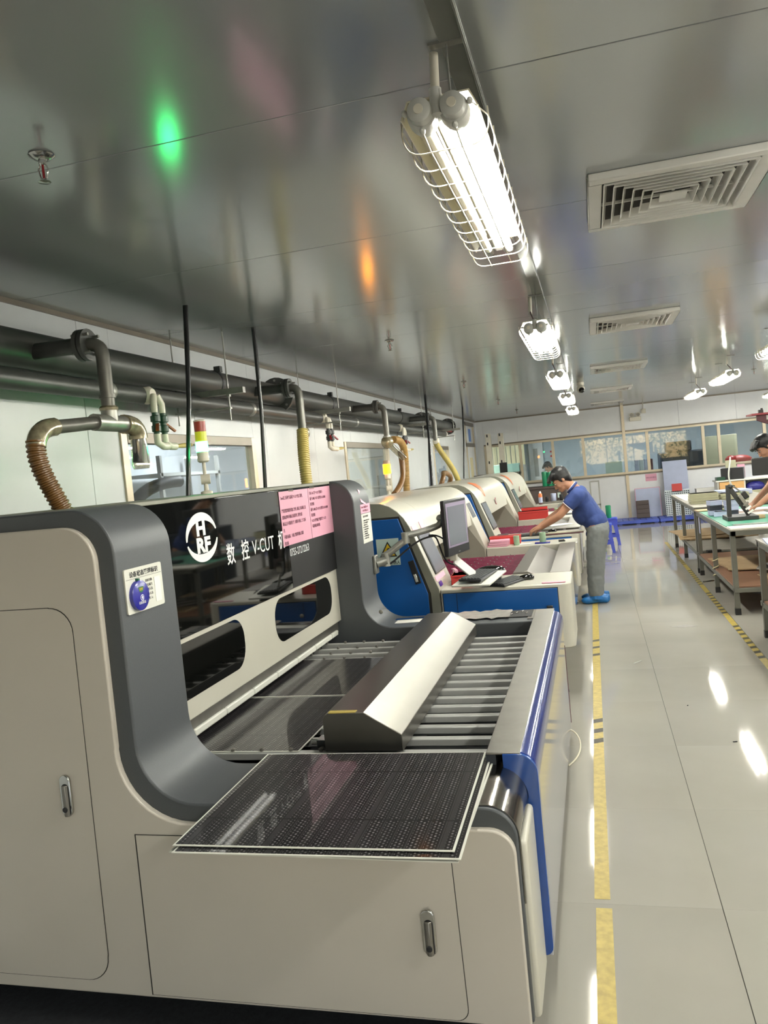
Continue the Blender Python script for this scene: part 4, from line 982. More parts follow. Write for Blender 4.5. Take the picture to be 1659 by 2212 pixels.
    B().prism(P([(-0.66, 0.64), (-0.645, 0.785), (-0.54, 0.792), (-0.375, 0.722), (-0.375, 0.64)]), 'Y', Y0+0.58, Y0+2.32).build('steel_hood', 'steel_matt', t, bevel=0.003, angle=25)
    for i in range(19):
        y = Y0+0.62+i*0.1; z = 0.69
        rd = B().cyl((X(-1.56), y, z), (X(-0.64), y, z), 0.014, 8).build('roller_rod', 'rod_magenta', t)
        q = B()
        for j in range(6): q.lathe((X(-1.45+0.15*j+0.05*(i % 2)), y, z+0.012), [(0.004, 0), (0.006, 0.003), (0.006, 0.008), (0.003, 0.011)], 7)
        q.build('pin_row', 'steel_matt', rd)['kind'] = 'stuff'
    B().box(X(-2.3), X(-0.55), Y0+0.05, Y0+2.9, 0.0, 0.1).build('plinth', 'bed_dark', t)
    for fx in (-0.33,):
        for fy in (Y0+0.12, Y0+2.83):
            B().cyl((X(fx), fy, 0.0), (X(fx), fy, 0.34), 0.022, 12).lathe((X(fx), fy, 0), [(0.05, 0), (0.05, 0.012), (0.022, 0.03)], 14).build('levelling_foot', 'valve_black', t)
    return t
YA, PT = 5.45, 3.38
VM = vmachine(YA, 0.0, 'nearest blue and white machine, right behind the big grey one')
for k, lb_ in ((1, 'middle blue and white machine, where the bending man works'), (2, 'farthest blue and white machine, with an orange spray can on it')):
    copy_tree(VM, (VM.location.x+0.012*k, VM.location.y+PT*k, 0), lb_)

for c_ in list(VM.children):
    if c_.name.split('.')[0] == 'middle_hood':
        for g_ in list(c_.children): bpy.data.objects.remove(g_)
# warning sign on the first blue door
t = thing('warning_sign', 'square yellow triangle warning sign on the first blue door', 'sign', (-1.44, YA-0.009, 1.0))
B().box(-1.525, -1.36, YA-0.0105, YA-0.0085, 0.975, 1.165).build('plate', 'sign_pale', t)
for nm, mt, s_, e in (('triangle_border', 'ink_black', 0.074, 0.0006), ('triangle', 'warn_yellow', 0.057, 0.0012)):
    c = (-1.4425, 1.072)
    B().prism([(c[0]+s_*math.cos(math.radians(a)), c[1]+s_*math.sin(math.radians(a))) for a in (90, 210, 330)], 'Y', YA-0.0105-e, YA-0.0105).build(nm, mt, t)
B().prism([(-1.468, 1.044), (-1.418, 1.044), (-1.418, 1.054), (-1.455, 1.058), (-1.468, 1.052)], 'Y', YA-0.0125, YA-0.0115).build('hand_mark', 'ink_black', t)
B().lathe((-1.437, YA-0.0118, 1.086), [(0.013, 0), (0.013, -0.001)], 14, (0, 1, 0)).build('gear_mark', 'ink_black', t)
text('当心机械伤人', (-1.518, YA-0.011, 0.984), 0.0255, 'ink_black', t, ROTY, 'lettering', 1.02, bold=0.0006)
def slope_sheet(Y0, a, w_, l0, l1, mat, nm, lab, dx=0.0):
    sl = Vector((0.17, 0, -0.455)).normalized(); nrm = Vector((-sl.z, 0, sl.x)); rot = Matrix((Vector((0, 1, 0)), -sl, nrm)).transposed()
    c = Vector((-1.275+dx, Y0+a, 1.235)) + sl*(l0+l1)/2 + nrm*0.003
    return solo(B().obox(c, (w_, l1-l0, 0.002), rot), nm, mat, lab, 'label')
slope_sheet(YA, 0.12, 0.16, -0.0, 0.05, 'paper_pink', 'pink_label', 'pink label above the screen of the nearest blue machine')
slope_sheet(YA, 0.37, 0.12, -0.01, 0.05, 'paper_pink', 'pink_label', 'second pink label above that screen, nearer the monitor')
slope_sheet(YA, 0.2, 0.34, 0.395, 0.43, 'paper_pink', 'pink_label', 'pink label under the screen of the nearest blue machine')
slope_sheet(YA, 2.74, 0.22, 0.0, 0.16, 'screen_grey', 'display_plate', 'small grey display plate on the far hood of the nearest blue machine')
slope_sheet(YA, 0.12, 0.1, 0.44, 0.475, 'badge_blue', 'round_badge', 'dark blue badge low on the sloping hood beside the red box')

# ---------------------------------------------------------------- monitor on its arm with keyboard tray
t = thing('monitor', 'black flat monitor on a grey swing arm with a keyboard tray', 'monitor', (-1.40, 4.93, 1.02))
B().box(-1.406, -1.385, 4.89, 4.96, 0.99, 1.11).build('wall_bracket', 'zinc', t, bevel=0.006)
B().tube([(-1.39, 4.925, 1.055), (-1.33, 4.95, 1.07)], 0.03, 14).build('bracket_arm', 'zinc', t)
B().cyl((-1.335, 4.96, 1.03), (-1.335, 4.96, 1.115), 0.028, 16).build('joint', 'zinc', t)
B().tube(bez((-1.335, 4.96, 1.10), (-1.29, 4.97, 1.12), (-1.25, 4.98, 1.16), (-1.205, 4.99, 1.18), 8), 0.023, 14).build('lower_arm', 'zinc', t)
B().cyl((-1.2, 4.99, 1.165), (-1.2, 4.99, 1.235), 0.026, 16).build('joint', 'zinc', t)
B().tube(bez((-1.2, 4.99, 1.215), (-1.12, 5.02, 1.225), (-1.06, 5.06, 1.235), (-1.0, 5.10, 1.255), 8)+[(-0.975, 5.12, 1.285)], 0.021, 14).build('upper_arm', 'zinc', t)
B().ell((-0.985, 5.13, 1.30), (0.03, 0.03, 0.026), 12, 8).build('tilt_head', 'zinc', t)
mdir = Vector((0.085, 0.39, 0)).normalized(); mn = Vector((mdir.y, -mdir.x, 0)); mrot = Matrix((mdir, mn, Vector((0, 0, 1)))).transposed()
mc = Vector((-0.905, 5.19, 1.235))
mrot2 = mrot
hs_ = B().obox(mc, (0.38, 0.03, 0.362), mrot2).build('housing', 'monitor_black', t, bevel=0.006)
B().obox(mc-mn*0.028, (0.27, 0.035, 0.24), mrot2).build('rear_shell', 'monitor_black', t, bevel=0.014)
B().obox(mc+mn*0.0152+Vector((0, 0, 0.017)), (0.35, 0.003, 0.287), mrot2).build('screen', 'screen_mauve', hs_)
B().obox(mc+mn*0.0162+Vector((0, 0, 0.012)), (0.30, 0.003, 0.25), mrot2).build('screen_window', 'screen_grey', hs_)
B().obox(mc+mn*0.0155+Vector((0, 0, -0.165)), (0.03, 0.002, 0.006), mrot2).build('badge', 'zinc', hs_)
B().obox(mc-mn*0.05+Vector((0, 0, -0.01)), (0.06, 0.05, 0.06), mrot2).build('mount', 'zinc', t)
p0 = mc-mn*0.03+Vector((0, 0, -0.165)); p1 = Vector((-0.83, 5.36, 0.875))
B().box(p0.x-0.022, p0.x+0.022, p0.y-0.03, p0.y+0.03, p0.z-0.06, p0.z+0.01).build('post', 'machine_ivory', t, bevel=0.004)
B().beam((p0.x, p0.y, p0.z-0.05), p1, 0.075, 0.012, (1, 0, 0)).build('tray_arm', 'lamp_cap', t, bevel=0.003)
ta = Matrix.Rotation(math.radians(-8), 3, 'Z')
tc_ = Vector((-0.80, 5.36, 0.855))
B().obox(tc_, (0.26, 0.46, 0.012), ta @ Matrix.Rotation(math.radians(3), 3, 'X')).build('keyboard_tray', 'label_white', t, bevel=0.003)
B().tube(bez((-1.34, 4.95, 1.03), (-1.25, 4.97, 1.06), (-1.15, 5.0, 1.2), (-1.03, 5.08, 1.19), 10)+bez((-1.03, 5.08, 1.19), (-0.99, 5.1, 1.17), (-1.02, 5.12, 1.0), (-0.93, 5.2, 0.98), 10), 0.006, 8).build('cable', 'cable_black', t)
B().tube(bez((-1.06, 5.06, 1.2), (-1.0, 5.1, 1.2), (-0.98, 5.15, 1.16), (-0.95, 5.2, 1.11), 8), 0.005, 8).build('cable', 'cable_black', t)
def keyboard(c, L, W, rot, lab, tilt=0.04):
    t = thing('keyboard', lab, 'keyboard', c)
    r_ = Matrix.Rotation(rot, 3, 'Z') @ Matrix.Rotation(tilt, 3, 'X')
    c = Vector(c)
    B().obox(c+Vector((0, 0, 0.008)), (L, W, 0.016), r_).build('case', 'monitor_black', t, bevel=0.004)
    rows, cols = 6, 20
    me = B().obox((0, 0, 0), (L/cols*0.8, W/rows*0.66, 0.008)).mesh('key'); me.materials.append(MATS['key_grey'])
    for i in range(rows):
        for j in range(cols):
            if i == 0 and 5 < j < 11: continue
            p = c + r_ @ Vector(((j-cols/2+0.5)*L*0.95/cols, (i-rows/2+0.5)*W*0.86/rows, 0.018))
            o = bpy.data.objects.new('key', me); COL.objects.link(o); o.parent = t; o.location = p-c; o.rotation_euler = r_.to_euler()
    B().obox(c + r_ @ Vector((-L*0.08, -W*0.36, 0.018)), (L*0.24, W*0.1, 0.008), r_).build('space_bar', 'key_grey', t)
    return t
keyboard((-0.805, 5.37, 0.868), 0.44, 0.155, math.radians(-8)+PI/2, 'black keyboard on the grey tray hanging from the monitor arm')
keyboard((-0.64, 5.62, 0.777), 0.36, 0.15, math.radians(66), 'second black keyboard on the white table under the tray')
def mouse(c, rot, lab):
    t = thing('computer_mouse', lab, 'mouse', c); r_ = Matrix.Rotation(rot, 3, 'Z')
    c = Vector(c)
    b = B().ell(c+Vector((0, 0, 0.012)), (0.058, 0.034, 0.026), 16, 10, r_); b.v = [Vector((p.x, p.y, max(p.z, c.z))) for p in b.v]
    b.build('shell', 'black_gloss', t)
    B().ell(c + r_ @ Vector((0.03, 0, 0.033)), (0.012, 0.005, 0.006), 8, 6, r_).build('wheel', 'key_grey', t)
    return t
mouse((-0.52, 5.72, 0.7755), 0.3, 'black computer mouse on the white table beside the lower keyboard')
t = thing('wrist_rest', 'black curved wrist rest behind the tray keyboard', 'wrist rest', (-0.78, 5.62, 0.79))
B().ell((-0.76, 5.66, 0.865), (0.105, 0.05, 0.035), 18, 10).build('pad', 'black_gloss', t)
B().box(-0.83, -0.69, 5.62, 5.70, 0.776, 0.85).build('stand', 'monitor_black', t, bevel=0.01)
def carton(x, y, z, sx_, sy_, sz, rot, mat, nm, lab, cat='box', group=None, lid=True):
    t = thing(nm, lab, cat, (x, y, z), group); r_ = Matrix.Rotation(rot, 3, 'Z'); c = Vector((x, y, z))
    B().obox(c+Vector((0, 0, sz*0.5)), (sx_, sy_, sz), r_).build('body', mat, t, bevel=0.004)
    if lid:
        B().obox(c+Vector((0, 0, sz*0.9)), (sx_*1.03, sy_*1.03, sz*0.2), r_).build('lid', mat, t, bevel=0.003)
    return t
carton(-0.985, 5.72, 0.776, 0.13, 0.2, 0.072, 0.05, 'box_red', 'red_box', 'red box at the foot of the nearest blue machine hood')
solo(B().obox((-1.05, 5.85, 0.82), (0.02, 0.16, 0.09), Matrix.Rotation(0.3, 3, 'Z')), 'pink_packet', 'paper_pink', 'pink and white packet standing behind the red box', 'packet')
solo(B().prism(rrect(-0.40, -0.24, 5.475, 5.505, 0.012, 4), 'Z', 0.7756, 0.784), 'pink_strip', 'paper_pink', 'thin pink strip on the corner of the nearest white table', 'strip', bevel=0.002)
# on the far table of the first blue machine
yf = YA+2.53
for k, lb_ in enumerate(('lowest pink book of the small pile', 'middle pink book of the small pile', 'top pink book of the small pile')):
    solo(B().obox((-0.985+0.008*k, yf+0.13, 0.785+0.022*k), (0.20, 0.16, 0.02), Matrix.Rotation(0.1*k-0.1, 3, 'Z')), 'pink_book', 'paper_pink', lb_+' beside the first red tray', 'book', 'pile of pink books', bevel=0.003)
carton(-0.93, yf+0.30, 0.776, 0.31, 0.16, 0.085, 0.03, 'box_red', 'red_tray', 'long red tray behind the pile of pink books')
def cup(x, y, z, r, h, mat, lab, nm='green_cup', cat='cup'):
    t = thing(nm, lab, cat, (x, y, z))
    B().lathe((x, y, z), [(r*0.9, 0), (r, h*0.05), (r, h*0.92), (r*0.92, h), (r*0.8, h*0.98), (r*0.78, h*0.3)], 20).build('body', mat, t)
    B().lathe((x, y, z), [(r*1.03, h*0.86), (r*1.05, h*0.9), (r*1.03, h*0.95)], 20).build('rim', mat, t)
    return t
cup(-0.80, yf+0.11, 0.776, 0.03, 0.095, 'cup_green', 'pale green roll standing next to the pink books')
cup(-0.54, yf+0.12, 0.788, 0.032, 0.095, 'cup_green', 'pale green roll standing on the dark blue ruler')
solo(B().box(-0.62, -0.47, yf+0.08, yf+0.15, 0.776, 0.787), 'dark_blue_ruler', 'badge_blue', 'short dark blue block under the second green roll', 'block', bevel=0.002)
solo(B().obox((-0.72, yf+0.14, 0.7785), (0.15, 0.1, 0.003), Matrix.Rotation(0.3, 3, 'Z')), 'paper_slip', 'paper_white', 'white slip of paper between the two green rolls', 'paper')
solo(B().obox((-0.36, yf+0.14, 0.786), (0.055, 0.02, 0.02), Matrix.Rotation(0.3, 3, 'Z')).obox((-0.34, yf+0.16, 0.782), (0.02, 0.05, 0.012), Matrix.Rotation(0.3, 3, 'Z')), 'black_clip', 'black', 'small black clip near the edge of the first far table', 'clip')
# on the near table of the middle machine
YB = YA+PT
keyboard((-0.70, YB+0.16, 0.777), 0.34, 0.15, 0.08, 'black keyboard under the bending man\'s hands', 0.06)
solo(B().obox((-0.38, YB+0.12, 0.782), (0.45, 0.16, 0.010), Matrix.Rotation(0.06, 3, 'Z')), 'maroon_folder', 'maroon', 'dark red folder beside the keyboard of the bending man', 'folder', bevel=0.002)
solo(B().obox((-0.36, YB+0.16, 0.790), (0.42, 0.14, 0.006), Matrix.Rotation(0.05, 3, 'Z')), 'manila_sheet', 'box_beige', 'pale manila sheet on the dark red folder', 'folder')
mouse((-0.50, YB+0.36, 0.7755), 0.6, 'black mouse near the bending man\'s forearm')
solo(B().obox((-0.42, YB+0.75, 0.792), (0.46, 0.36, 0.010), Matrix.Rotation(-0.05, 3, 'Z')), 'grey_board', 'steel_matt', 'flat grey board lying in front of the bending man', 'board')
solo(B().obox((-0.45, YB+1.0, 0.803), (0.30, 0.22, 0.004), Matrix.Rotation(0.5, 3, 'Z')), 'white_sheet', 'paper_white', 'white sheet lying on the grey board', 'paper')
carton(-1.05, YB+0.2, 0.776, 0.14, 0.2, 0.03, 0.1, 'monitor_black', 'black_phone', 'black handset at the foot of the middle machine hood', 'phone')
# on the far table of the middle machine
yg = YB+2.53
carton(-0.865, yg+0.12, 0.776, 0.41, 0.2, 0.115, 0.04, 'box_red', 'red_box', 'long red box on the far table beyond the man\'s hands')
carton(-0.86, yg+0.33, 0.776, 0.36, 0.12, 0.15, 0.04, 'box_red', 'red_box', 'second long red box right behind the first')
cup(-0.55, yg+0.36, 0.776, 0.035, 0.11, 'cup_green', 'green roll behind the long red boxes')
solo(B().obox((-0.50, yg+0.75, 0.788), (0.4, 0.4, 0.012), Matrix.Rotation(0.1, 3, 'Z')), 'white_board', 'paper_white', 'white board beyond the long red boxes', 'board')
# on the farthest machine
YC = YA+2*PT; yh = YC+2.53
t = thing('spray_can', 'orange and white spray can on the farthest white table', 'spray can', (-0.97, yh+0.15, 0.776))
B().lathe((-0.97, yh+0.15, 0.776), [(0.034, 0), (0.036, 0.006), (0.036, 0.03)], 18).build('base', 'maroon', t)
B().lathe((-0.97, yh+0.15, 0.806), [(0.036, 0), (0.036, 0.10)], 18).build('can', 'board_blue', t)
B().lathe((-0.97, yh+0.15, 0.906), [(0.036, 0), (0.036, 0.055), (0.02, 0.075)], 18).build('shoulder', 'orange_logo', t)
B().lathe((-0.97, yh+0.15, 0.98), [(0.019, 0), (0.019, 0.02), (0.012, 0.034)], 14).build('nozzle_cap', 'paper_white', t)
carton(-0.72, yh+0.25, 0.776, 0.5, 0.25, 0.035, 0.0, 'steel_matt', 'metal_tray', 'flat metal tray on the farthest white table', 'tray', lid=False)
cup(-0.74, yh+0.28, 0.812, 0.05, 0.14, 'board_blue', 'blue plastic bottle on the metal tray', 'blue_bottle', 'bottle')
cup(-0.86, yh+0.25, 0.812, 0.03, 0.09, 'black', 'small black bottle left of the blue bottle', 'black_bottle', 'bottle')
cup(-0.60, yh+0.27, 0.812, 0.035, 0.11, 'black', 'black bottle right of the blue bottle', 'black_bottle', 'bottle')
solo(B().ell((-0.50, yh+0.2, 0.84), (0.03, 0.03, 0.03), 10, 7), 'red_bottle', 'box_red', 'small red round bottle at the end of the metal tray', 'bottle')
# ================================================================ beyond the machines: desk, rolls, stools
t = thing('brown_desk', 'dark brown desk under the back windows, left of the man', 'desk', (-0.9, 16.6, 0))
B().box(-1.5, -0.55, 16.3, 17.0, 1.0, 1.04).build('top', 'dark_brown', t, bevel=0.004)
B().box(-1.5, -1.46, 16.3, 17.0, 0, 1.0).build('side', 'dark_brown', t)
B().box(-0.59, -0.55, 16.3, 17.0, 0, 1.0).build('side', 'dark_brown', t)
B().box(-1.46, -0.59, 16.32, 16.34, 0.1, 1.0).build('front', 'dark_brown', t)
for k, (x, y, r_, h) in enumerate(((-0.96, 16.5, 0.05, 0.3), (-0.86, 16.52, 0.055, 0.28), (-0.78, 16.6, 0.05, 0.3), (-0.70, 16.62, 0.05, 0.27))):
    cup(x, y, 1.04, r_, h, 'roll_green', 'glossy green film roll standing on the brown desk, %s from the left' % ('first', 'second', 'third', 'fourth')[k], 'film_roll', 'roll')
solo(B().box(-0.72, -0.66, 16.292, 16.299, 0.8, 0.9), 'desk_label', 'sign_pale', 'pale label on the front of the brown desk', 'label')
t = thing('step_ladder', 'small grey frame standing by the back wall behind the man', 'frame', (0.0, 17.6, 0))
for x in (-0.10, 0.08): B().box(x, x+0.03, 17.58, 17.62, 0, 1.02).build('rail', 'slat_grey', t)
B().box(-0.10, 0.11, 17.58, 17.62, 1.0, 1.03).build('top_bar', 'slat_grey', t)
B().box(-0.10, 0.11, 17.58, 17.62, 0.5, 0.53).build('rung', 'slat_grey', t)
def stool(x, y, lab):
    t = thing('plastic_stool', lab, 'stool', (x, y, 0), 'blue plastic stools'); h = 0.47
    B().prism(rrect(x-0.14, x+0.14, y-0.14, y+0.14, 0.04), 'Z', h-0.03, h).build('seat', 'stool_blue', t, bevel=0.006)
    for sx_, sy_ in ((-1, -1), (1, -1), (1, 1), (-1, 1)):
        a = Vector((x+sx_*0.12, y+sy_*0.12, h-0.03)); c = Vector((x+sx_*0.165, y+sy_*0.165, 0))
        u = (c-a); b = B()
        for k, (q, wd) in enumerate(((a, 0.075), (c, 0.045))):
            o = (Vector((-sx_*wd, 0, 0)), Vector((0, -sy_*wd, 0)))
            for v in (q, q+o[0], q+o[0]+Vector((0, -sy_*0.012, 0)), q+Vector((-sx_*0.012, -sy_*0.012, 0)), q+o[1]+Vector((-sx_*0.012, 0, 0)), q+o[1]): b.v.append(v)
        b.f = [[0, 1, 2, 3, 4, 5], [11, 10, 9, 8, 7, 6]] + [[i, (i+1) % 6, (i+1) % 6+6, i+6] for i in range(6)]
        b.build('leg', 'stool_blue', t)
    for sx_ in (-1, 1):
        B().box(x+sx_*0.128-0.006, x+sx_*0.128+0.006, y-0.13, y+0.13, h-0.12, h-0.025).build('apron', 'stool_blue', t)
        B().box(x-0.13, x+0.13, y+sx_*0.128-0.006, y+sx_*0.128+0.006, h-0.12, h-0.025).build('apron', 'stool_blue', t)
        B().box(x-0.15, x+0.15, y+sx_*0.146-0.006, y+sx_*0.146+0.006, 0.14, 0.19).build('stretcher', 'stool_blue', t)
    return t
ST = stool(0.20, 14.4, 'blue plastic stool with a green roll on its seat')
copy_tree(ST, (0.08, 13.35, 0), 'blue plastic stool just behind the bending man')
cup(0.20, 14.38, 0.471, 0.045, 0.22, 'roll_green', 'glossy green film roll standing on the blue stool', 'film_roll', 'roll')
cup(0.12, 14.95, 0.0, 0.05, 0.32, 'roll_green', 'glossy green film roll on the floor behind the blue stool', 'film_roll', 'roll')
cup(0.16, 13.95, 0.0, 0.045, 0.12, 'paper_white', 'white roll on the floor under the blue stool', 'white_roll', 'roll')
# pallets along the back wall
px = 0.42
for k in range(5):
    t = thing('plastic_pallet', 'low blue plastic pallet along the back wall, %s from the left' % ('first', 'second', 'third', 'fourth', 'fifth')[k], 'pallet', (px+0.43, 18.2, 0), 'blue pallets by the back wall')
    B().box(px, px+0.86, 17.95, 18.75, 0.02, 0.055).build('deck', 'pallet_blue', t, bevel=0.006)
    B().box(px, px+0.86, 17.925, 17.95, 0.02, 0.084).build('edge', 'pallet_blue', t, bevel=0.004)
    for i in range(7): B().box(px+0.005+i*0.122, px+0.118+i*0.122, 17.94, 18.77, 0.055, 0.085).build('slat', 'pallet_blue', t, bevel=0.004)
    for i in range(3): B().box(px+0.02+i*0.37, px+0.1+i*0.37, 17.95, 18.75, 0.0, 0.02).build('runner', 'pallet_blue', t)
    px += 0.88
def lean_board(x0, x1, z0, h, yb, yt, mat, nm, lab, th=0.012, cat='board'):
    a = math.atan2(yt-yb, h); r_ = Matrix.Rotation(-a, 3, 'X')
    L = math.hypot(h, yt-yb)
    t = thing(nm, lab, cat, ((x0+x1)/2, yb, z0)); c = Vector(((x0+x1)/2, (yb+yt)/2, z0+h/2))
    B().obox(c, (x1-x0, th, L), r_).build('board', mat, t, bevel=0.002)
    return t, c, r_, L
t, c, r_, L = lean_board(0.86, 1.40, 0.087, 0.64, 18.55, 18.72, 'board_blue', 'pale_sheet', 'pale panel with a thin red edge leaning on the back wall')
b = B()
for q in (-0.262, 0.262): b.obox(c + r_ @ Vector((q, -0.008, 0)), (0.012, 0.004, L), r_)
b.obox(c + r_ @ Vector((0, -0.008, L/2-0.006)), (0.54, 0.004, 0.012), r_); b.build('edge_strip', 'paper_pink', t)
t, c, r_, L = lean_board(0.86, 1.13, 0.087, 0.38, 18.4, 18.5, 'dark_brown', 'ribbed_sheet', 'dark brown ribbed panel leaning on the pale panel')
for k in range(4): B().obox(c + r_ @ Vector((0, -0.010, -L/2+L*(k+0.5)/4)), (0.262, 0.012, L/4-0.012), r_).build('rib', 'dark_brown', t, bevel=0.003)
t, c, r_, L = lean_board(1.49, 2.0, 0.087, 1.19, 18.5, 18.74, 'board_blue', 'tall_sheet', 'tall pale blue-white panel leaning on the back wall')
t, c, r_, L = lean_board(1.47, 1.99, 0.087, 0.56, 18.36, 18.46, 'board_steel', 'drilled_sheet', 'pale metal panel full of dark square holes by the back wall')
me = B().obox((0, 0, 0), (0.028, 0.004, 0.024)).mesh('hole'); me.materials.append(MATS['navy_dark'])
for i in range(12):
    for j in range(13):
        o = bpy.data.objects.new('hole', me); COL.objects.link(o); o.parent = t
        o.location = (c + r_ @ Vector((-0.235+i*0.0425, -0.0066, -L/2+0.03+j*(L-0.05)/12.6)))-t.location; o.rotation_euler = r_.to_euler()
solo(B().obox((1.73, 18.40, 0.70), (0.21, 0.012, 0.16), Matrix.Rotation(-0.18, 3, 'X')), 'red_card', 'box_red', 'red card at the top of the drilled metal panel', 'card')
t = thing('pink_notice', 'pink notice with dark characters on the back wall below the windows', 'notice', (1.235, Y1R-0.002, 0.86))
B().box(1.12, 1.36, Y1R-0.004, Y1R, 0.87, 1.03).build('paper', 'paper_pink', t)
text('待检品放置区', (1.135, Y1R-0.0045, 0.935), 0.036, 'ink_pink', t, ROTY, 'lettering', 1.0)
carton(2.35, 18.3, 0.09, 0.5, 0.3, 0.55, 0, 'paper_white', 'white_carton', 'white carton on the blue pallets behind the work tables')
# shelf unit with drawers, right back
t = thing('shelf_unit', 'white shelf unit with two wooden drawers and open bays', 'shelf unit', (2.9, 17.3, 0))
B().box(2.34, 3.42, 17.05, 17.55, 0.795, 0.825).build('top', 'paper_white', t, bevel=0.003)
for x in (2.37, 2.86, 3.33): B().box(x, x+0.028, 17.08, 17.52, 0, 0.795).build('upright', 'paper_white', t)
B().box(2.89, 3.33, 17.08, 17.52, 0.42, 0.445).build('shelf', 'paper_white', t)
B().box(2.37, 3.36, 17.5, 17.52, 0, 0.795).build('back', 'wall_room', t)
for k, z in enumerate((0.60, 0.40, 0.2)):
    d = B().box(2.405, 2.855, 17.05, 17.48, z, z+0.185).build('drawer', 'wood_light', t, bevel=0.003)
    B().box(2.60, 2.68, 17.035, 17.05, z+0.095, z+0.112).build('handle', 'chrome', d)
b = B().ell((3.08, 17.2, 0.66), (0.18, 0.12, 0.10), 16, 10).ell((2.98, 17.18, 0.62), (0.08, 0.09, 0.08), 12, 8); solo(b, 'navy_bag', 'badge_blue', 'dark blue cloth bundle on the beige box in the shelf', 'bag')
carton(3.06, 17.2, 0.446, 0.24, 0.2, 0.14, 0, 'box_beige', 'beige_box', 'beige drawer box in the open bay of the shelf unit')
solo(B().ell((2.93, 17.12, 0.495), (0.05, 0.05, 0.05), 12, 8), 'white_ball', 'paper_white', 'small white round thing left of the beige box', 'ball')
t = thing('printer', 'dark grey box-shaped device on the shelf unit top', 'device', (2.68, 17.3, 0.825))
B().obox((2.70, 17.28, 0.94), (0.42, 0.3, 0.23), Matrix.Rotation(-0.25, 3, 'Z')).build('body', 'monitor_black', t, bevel=0.01)
B().obox((2.62, 17.10, 0.92), (0.02, 0.02, 0.2), Matrix.Rotation(-0.25, 3, 'Z')).build('corner', 'valve_black', t)
solo(B().box(2.36, 2.52, 17.06, 17.3, 0.826, 0.89), 'file_tray', 'valve_green', 'dark green file tray at the left end of the shelf top', 'tray', bevel=0.004)
solo(B().box(2.62, 2.82, 17.58, 17.60, 0.84, 1.2), 'manila_card', 'box_beige', 'manila card standing behind the dark device', 'card')
solo(B().box(2.84, 2.98, 17.58, 17.60, 0.84, 1.1), 'pink_card', 'paper_pink', 'pink card standing right of the manila card', 'card')
# office seen through the back panes
t = thing('filing_cabinet', 'pale teal cabinet seen through the leftmost back pane', 'cabinet', (-2.1, 20.2, 0))
B().box(-2.75, -1.75, 20.0, 20.6, 0, 1.55).build('body', 'teal_box', t, bevel=0.01)
B().box(-1.75, -1.6, 20.05, 20.5, 0, 1.5).build('control_column', 'slat_grey', t)
t = thing('curtain', 'cream strip curtain behind the leftmost back pane', 'curtain', (-2.6, 22.8, 0))
for k in range(10): B().box(-3.1+k*0.13, -2.99+k*0.13, 22.8+0.03*(k % 2), 22.82+0.03*(k % 2), 0.0, 2.7).build('strip', 'curtain_cream', t)
t = thing('office_door', 'pale inner door with a narrow glass, beyond the second back pane', 'door', (-1.6, 23.5, 0))
B().box(-1.75, -1.35, 23.50, 23.57, 0, 2.2).build('leaf', 'wall_white', t)
B().box(-1.62, -1.5, 23.485, 23.50, 1.1, 1.9).build('glass', 'slat_grey', t)
t = thing('office_desk', 'desk with screens behind the middle back panes', 'desk', (1.6, 20.4, 0))
B().box(0.3, 2.8, 20.1, 20.8, 0.98, 1.02).build('top', 'table_top', t)
for x in (0.35, 1.5, 2.7): B().box(x, x+0.05, 20.15, 20.75, 0, 0.98).build('leg', 'table_grey', t)
for x, mt, lb_ in ((0.50, 'sign_pale', 'pale lit screen on the office desk, left end'), (2.05, 'monitor_black', 'dark bulky machine on the office desk, middle')):
    t = thing('office_screen', lb_, 'screen', (x, 20.3, 1.02))
    B().box(x-0.2, x+0.2, 20.3, 20.34, 1.06, 1.36).build('panel', mt, t, bevel=0.006)
    B().box(x-0.05, x+0.05, 20.28, 20.4, 1.02, 1.06).build('foot', 'monitor_black', t)
for k in range(4): solo(B().box(1.0+k*0.11, 1.08+k*0.11, 20.35, 20.6, 1.02, 1.34), 'office_binder', ('board_blue', 'office_blue', 'board_blue', 'maroon')[k], '%s binder in the row on the office desk' % ('first', 'second', 'third', 'fourth')[k], 'binder', 'binders on the office desk')
t = thing('office_machine', 'dark shrouded machine behind the middle right panes', 'machine', (2.3, 21.5, 0))
B().box(1.65, 2.7, 21.2, 22.0, 0, 1.45).build('body', 'navy_dark', t, bevel=0.03)
B().box(1.8, 2.4, 21.1, 21.6, 1.45, 1.7).build('head', 'monitor_black', t, bevel=0.03)
solo(B().box(2.75, 3.5, 21.4, 21.9, 0, 1.75), 'office_cabinet', 'box_beige', 'pale beige cabinet beyond the right back panes', 'cabinet', bevel=0.01)
b = B().ell((3.36, 20.4, 1.12), (0.28, 0.22, 0.12), 16, 9).ell((3.16, 20.3, 1.13), (0.14, 0.14, 0.12), 12, 8); solo(b, 'red_bundle', 'box_red', 'red cloth bundle behind the rightmost visible pane', 'bundle')
solo(B().box(2.95, 4.3, 20.1, 20.8, 0.9, 1.0).box(3.0, 3.05, 20.15, 20.75, 0, 0.9).box(4.2, 4.25, 20.15, 20.75, 0, 0.9), 'side_bench', 'table_top', 'bench carrying the red bundle in the office', 'bench')
for x, lb_ in ((-0.62, 'upper'),):
    solo(B().box(-1.15, -1.09, 23.55, 23.59, 1.75, 1.80).box(-1.15, -1.09, 23.55, 23.59, 1.62, 1.67), 'red_indicator', 'box_red', 'pair of red indicator lights far inside the office', 'indicator')
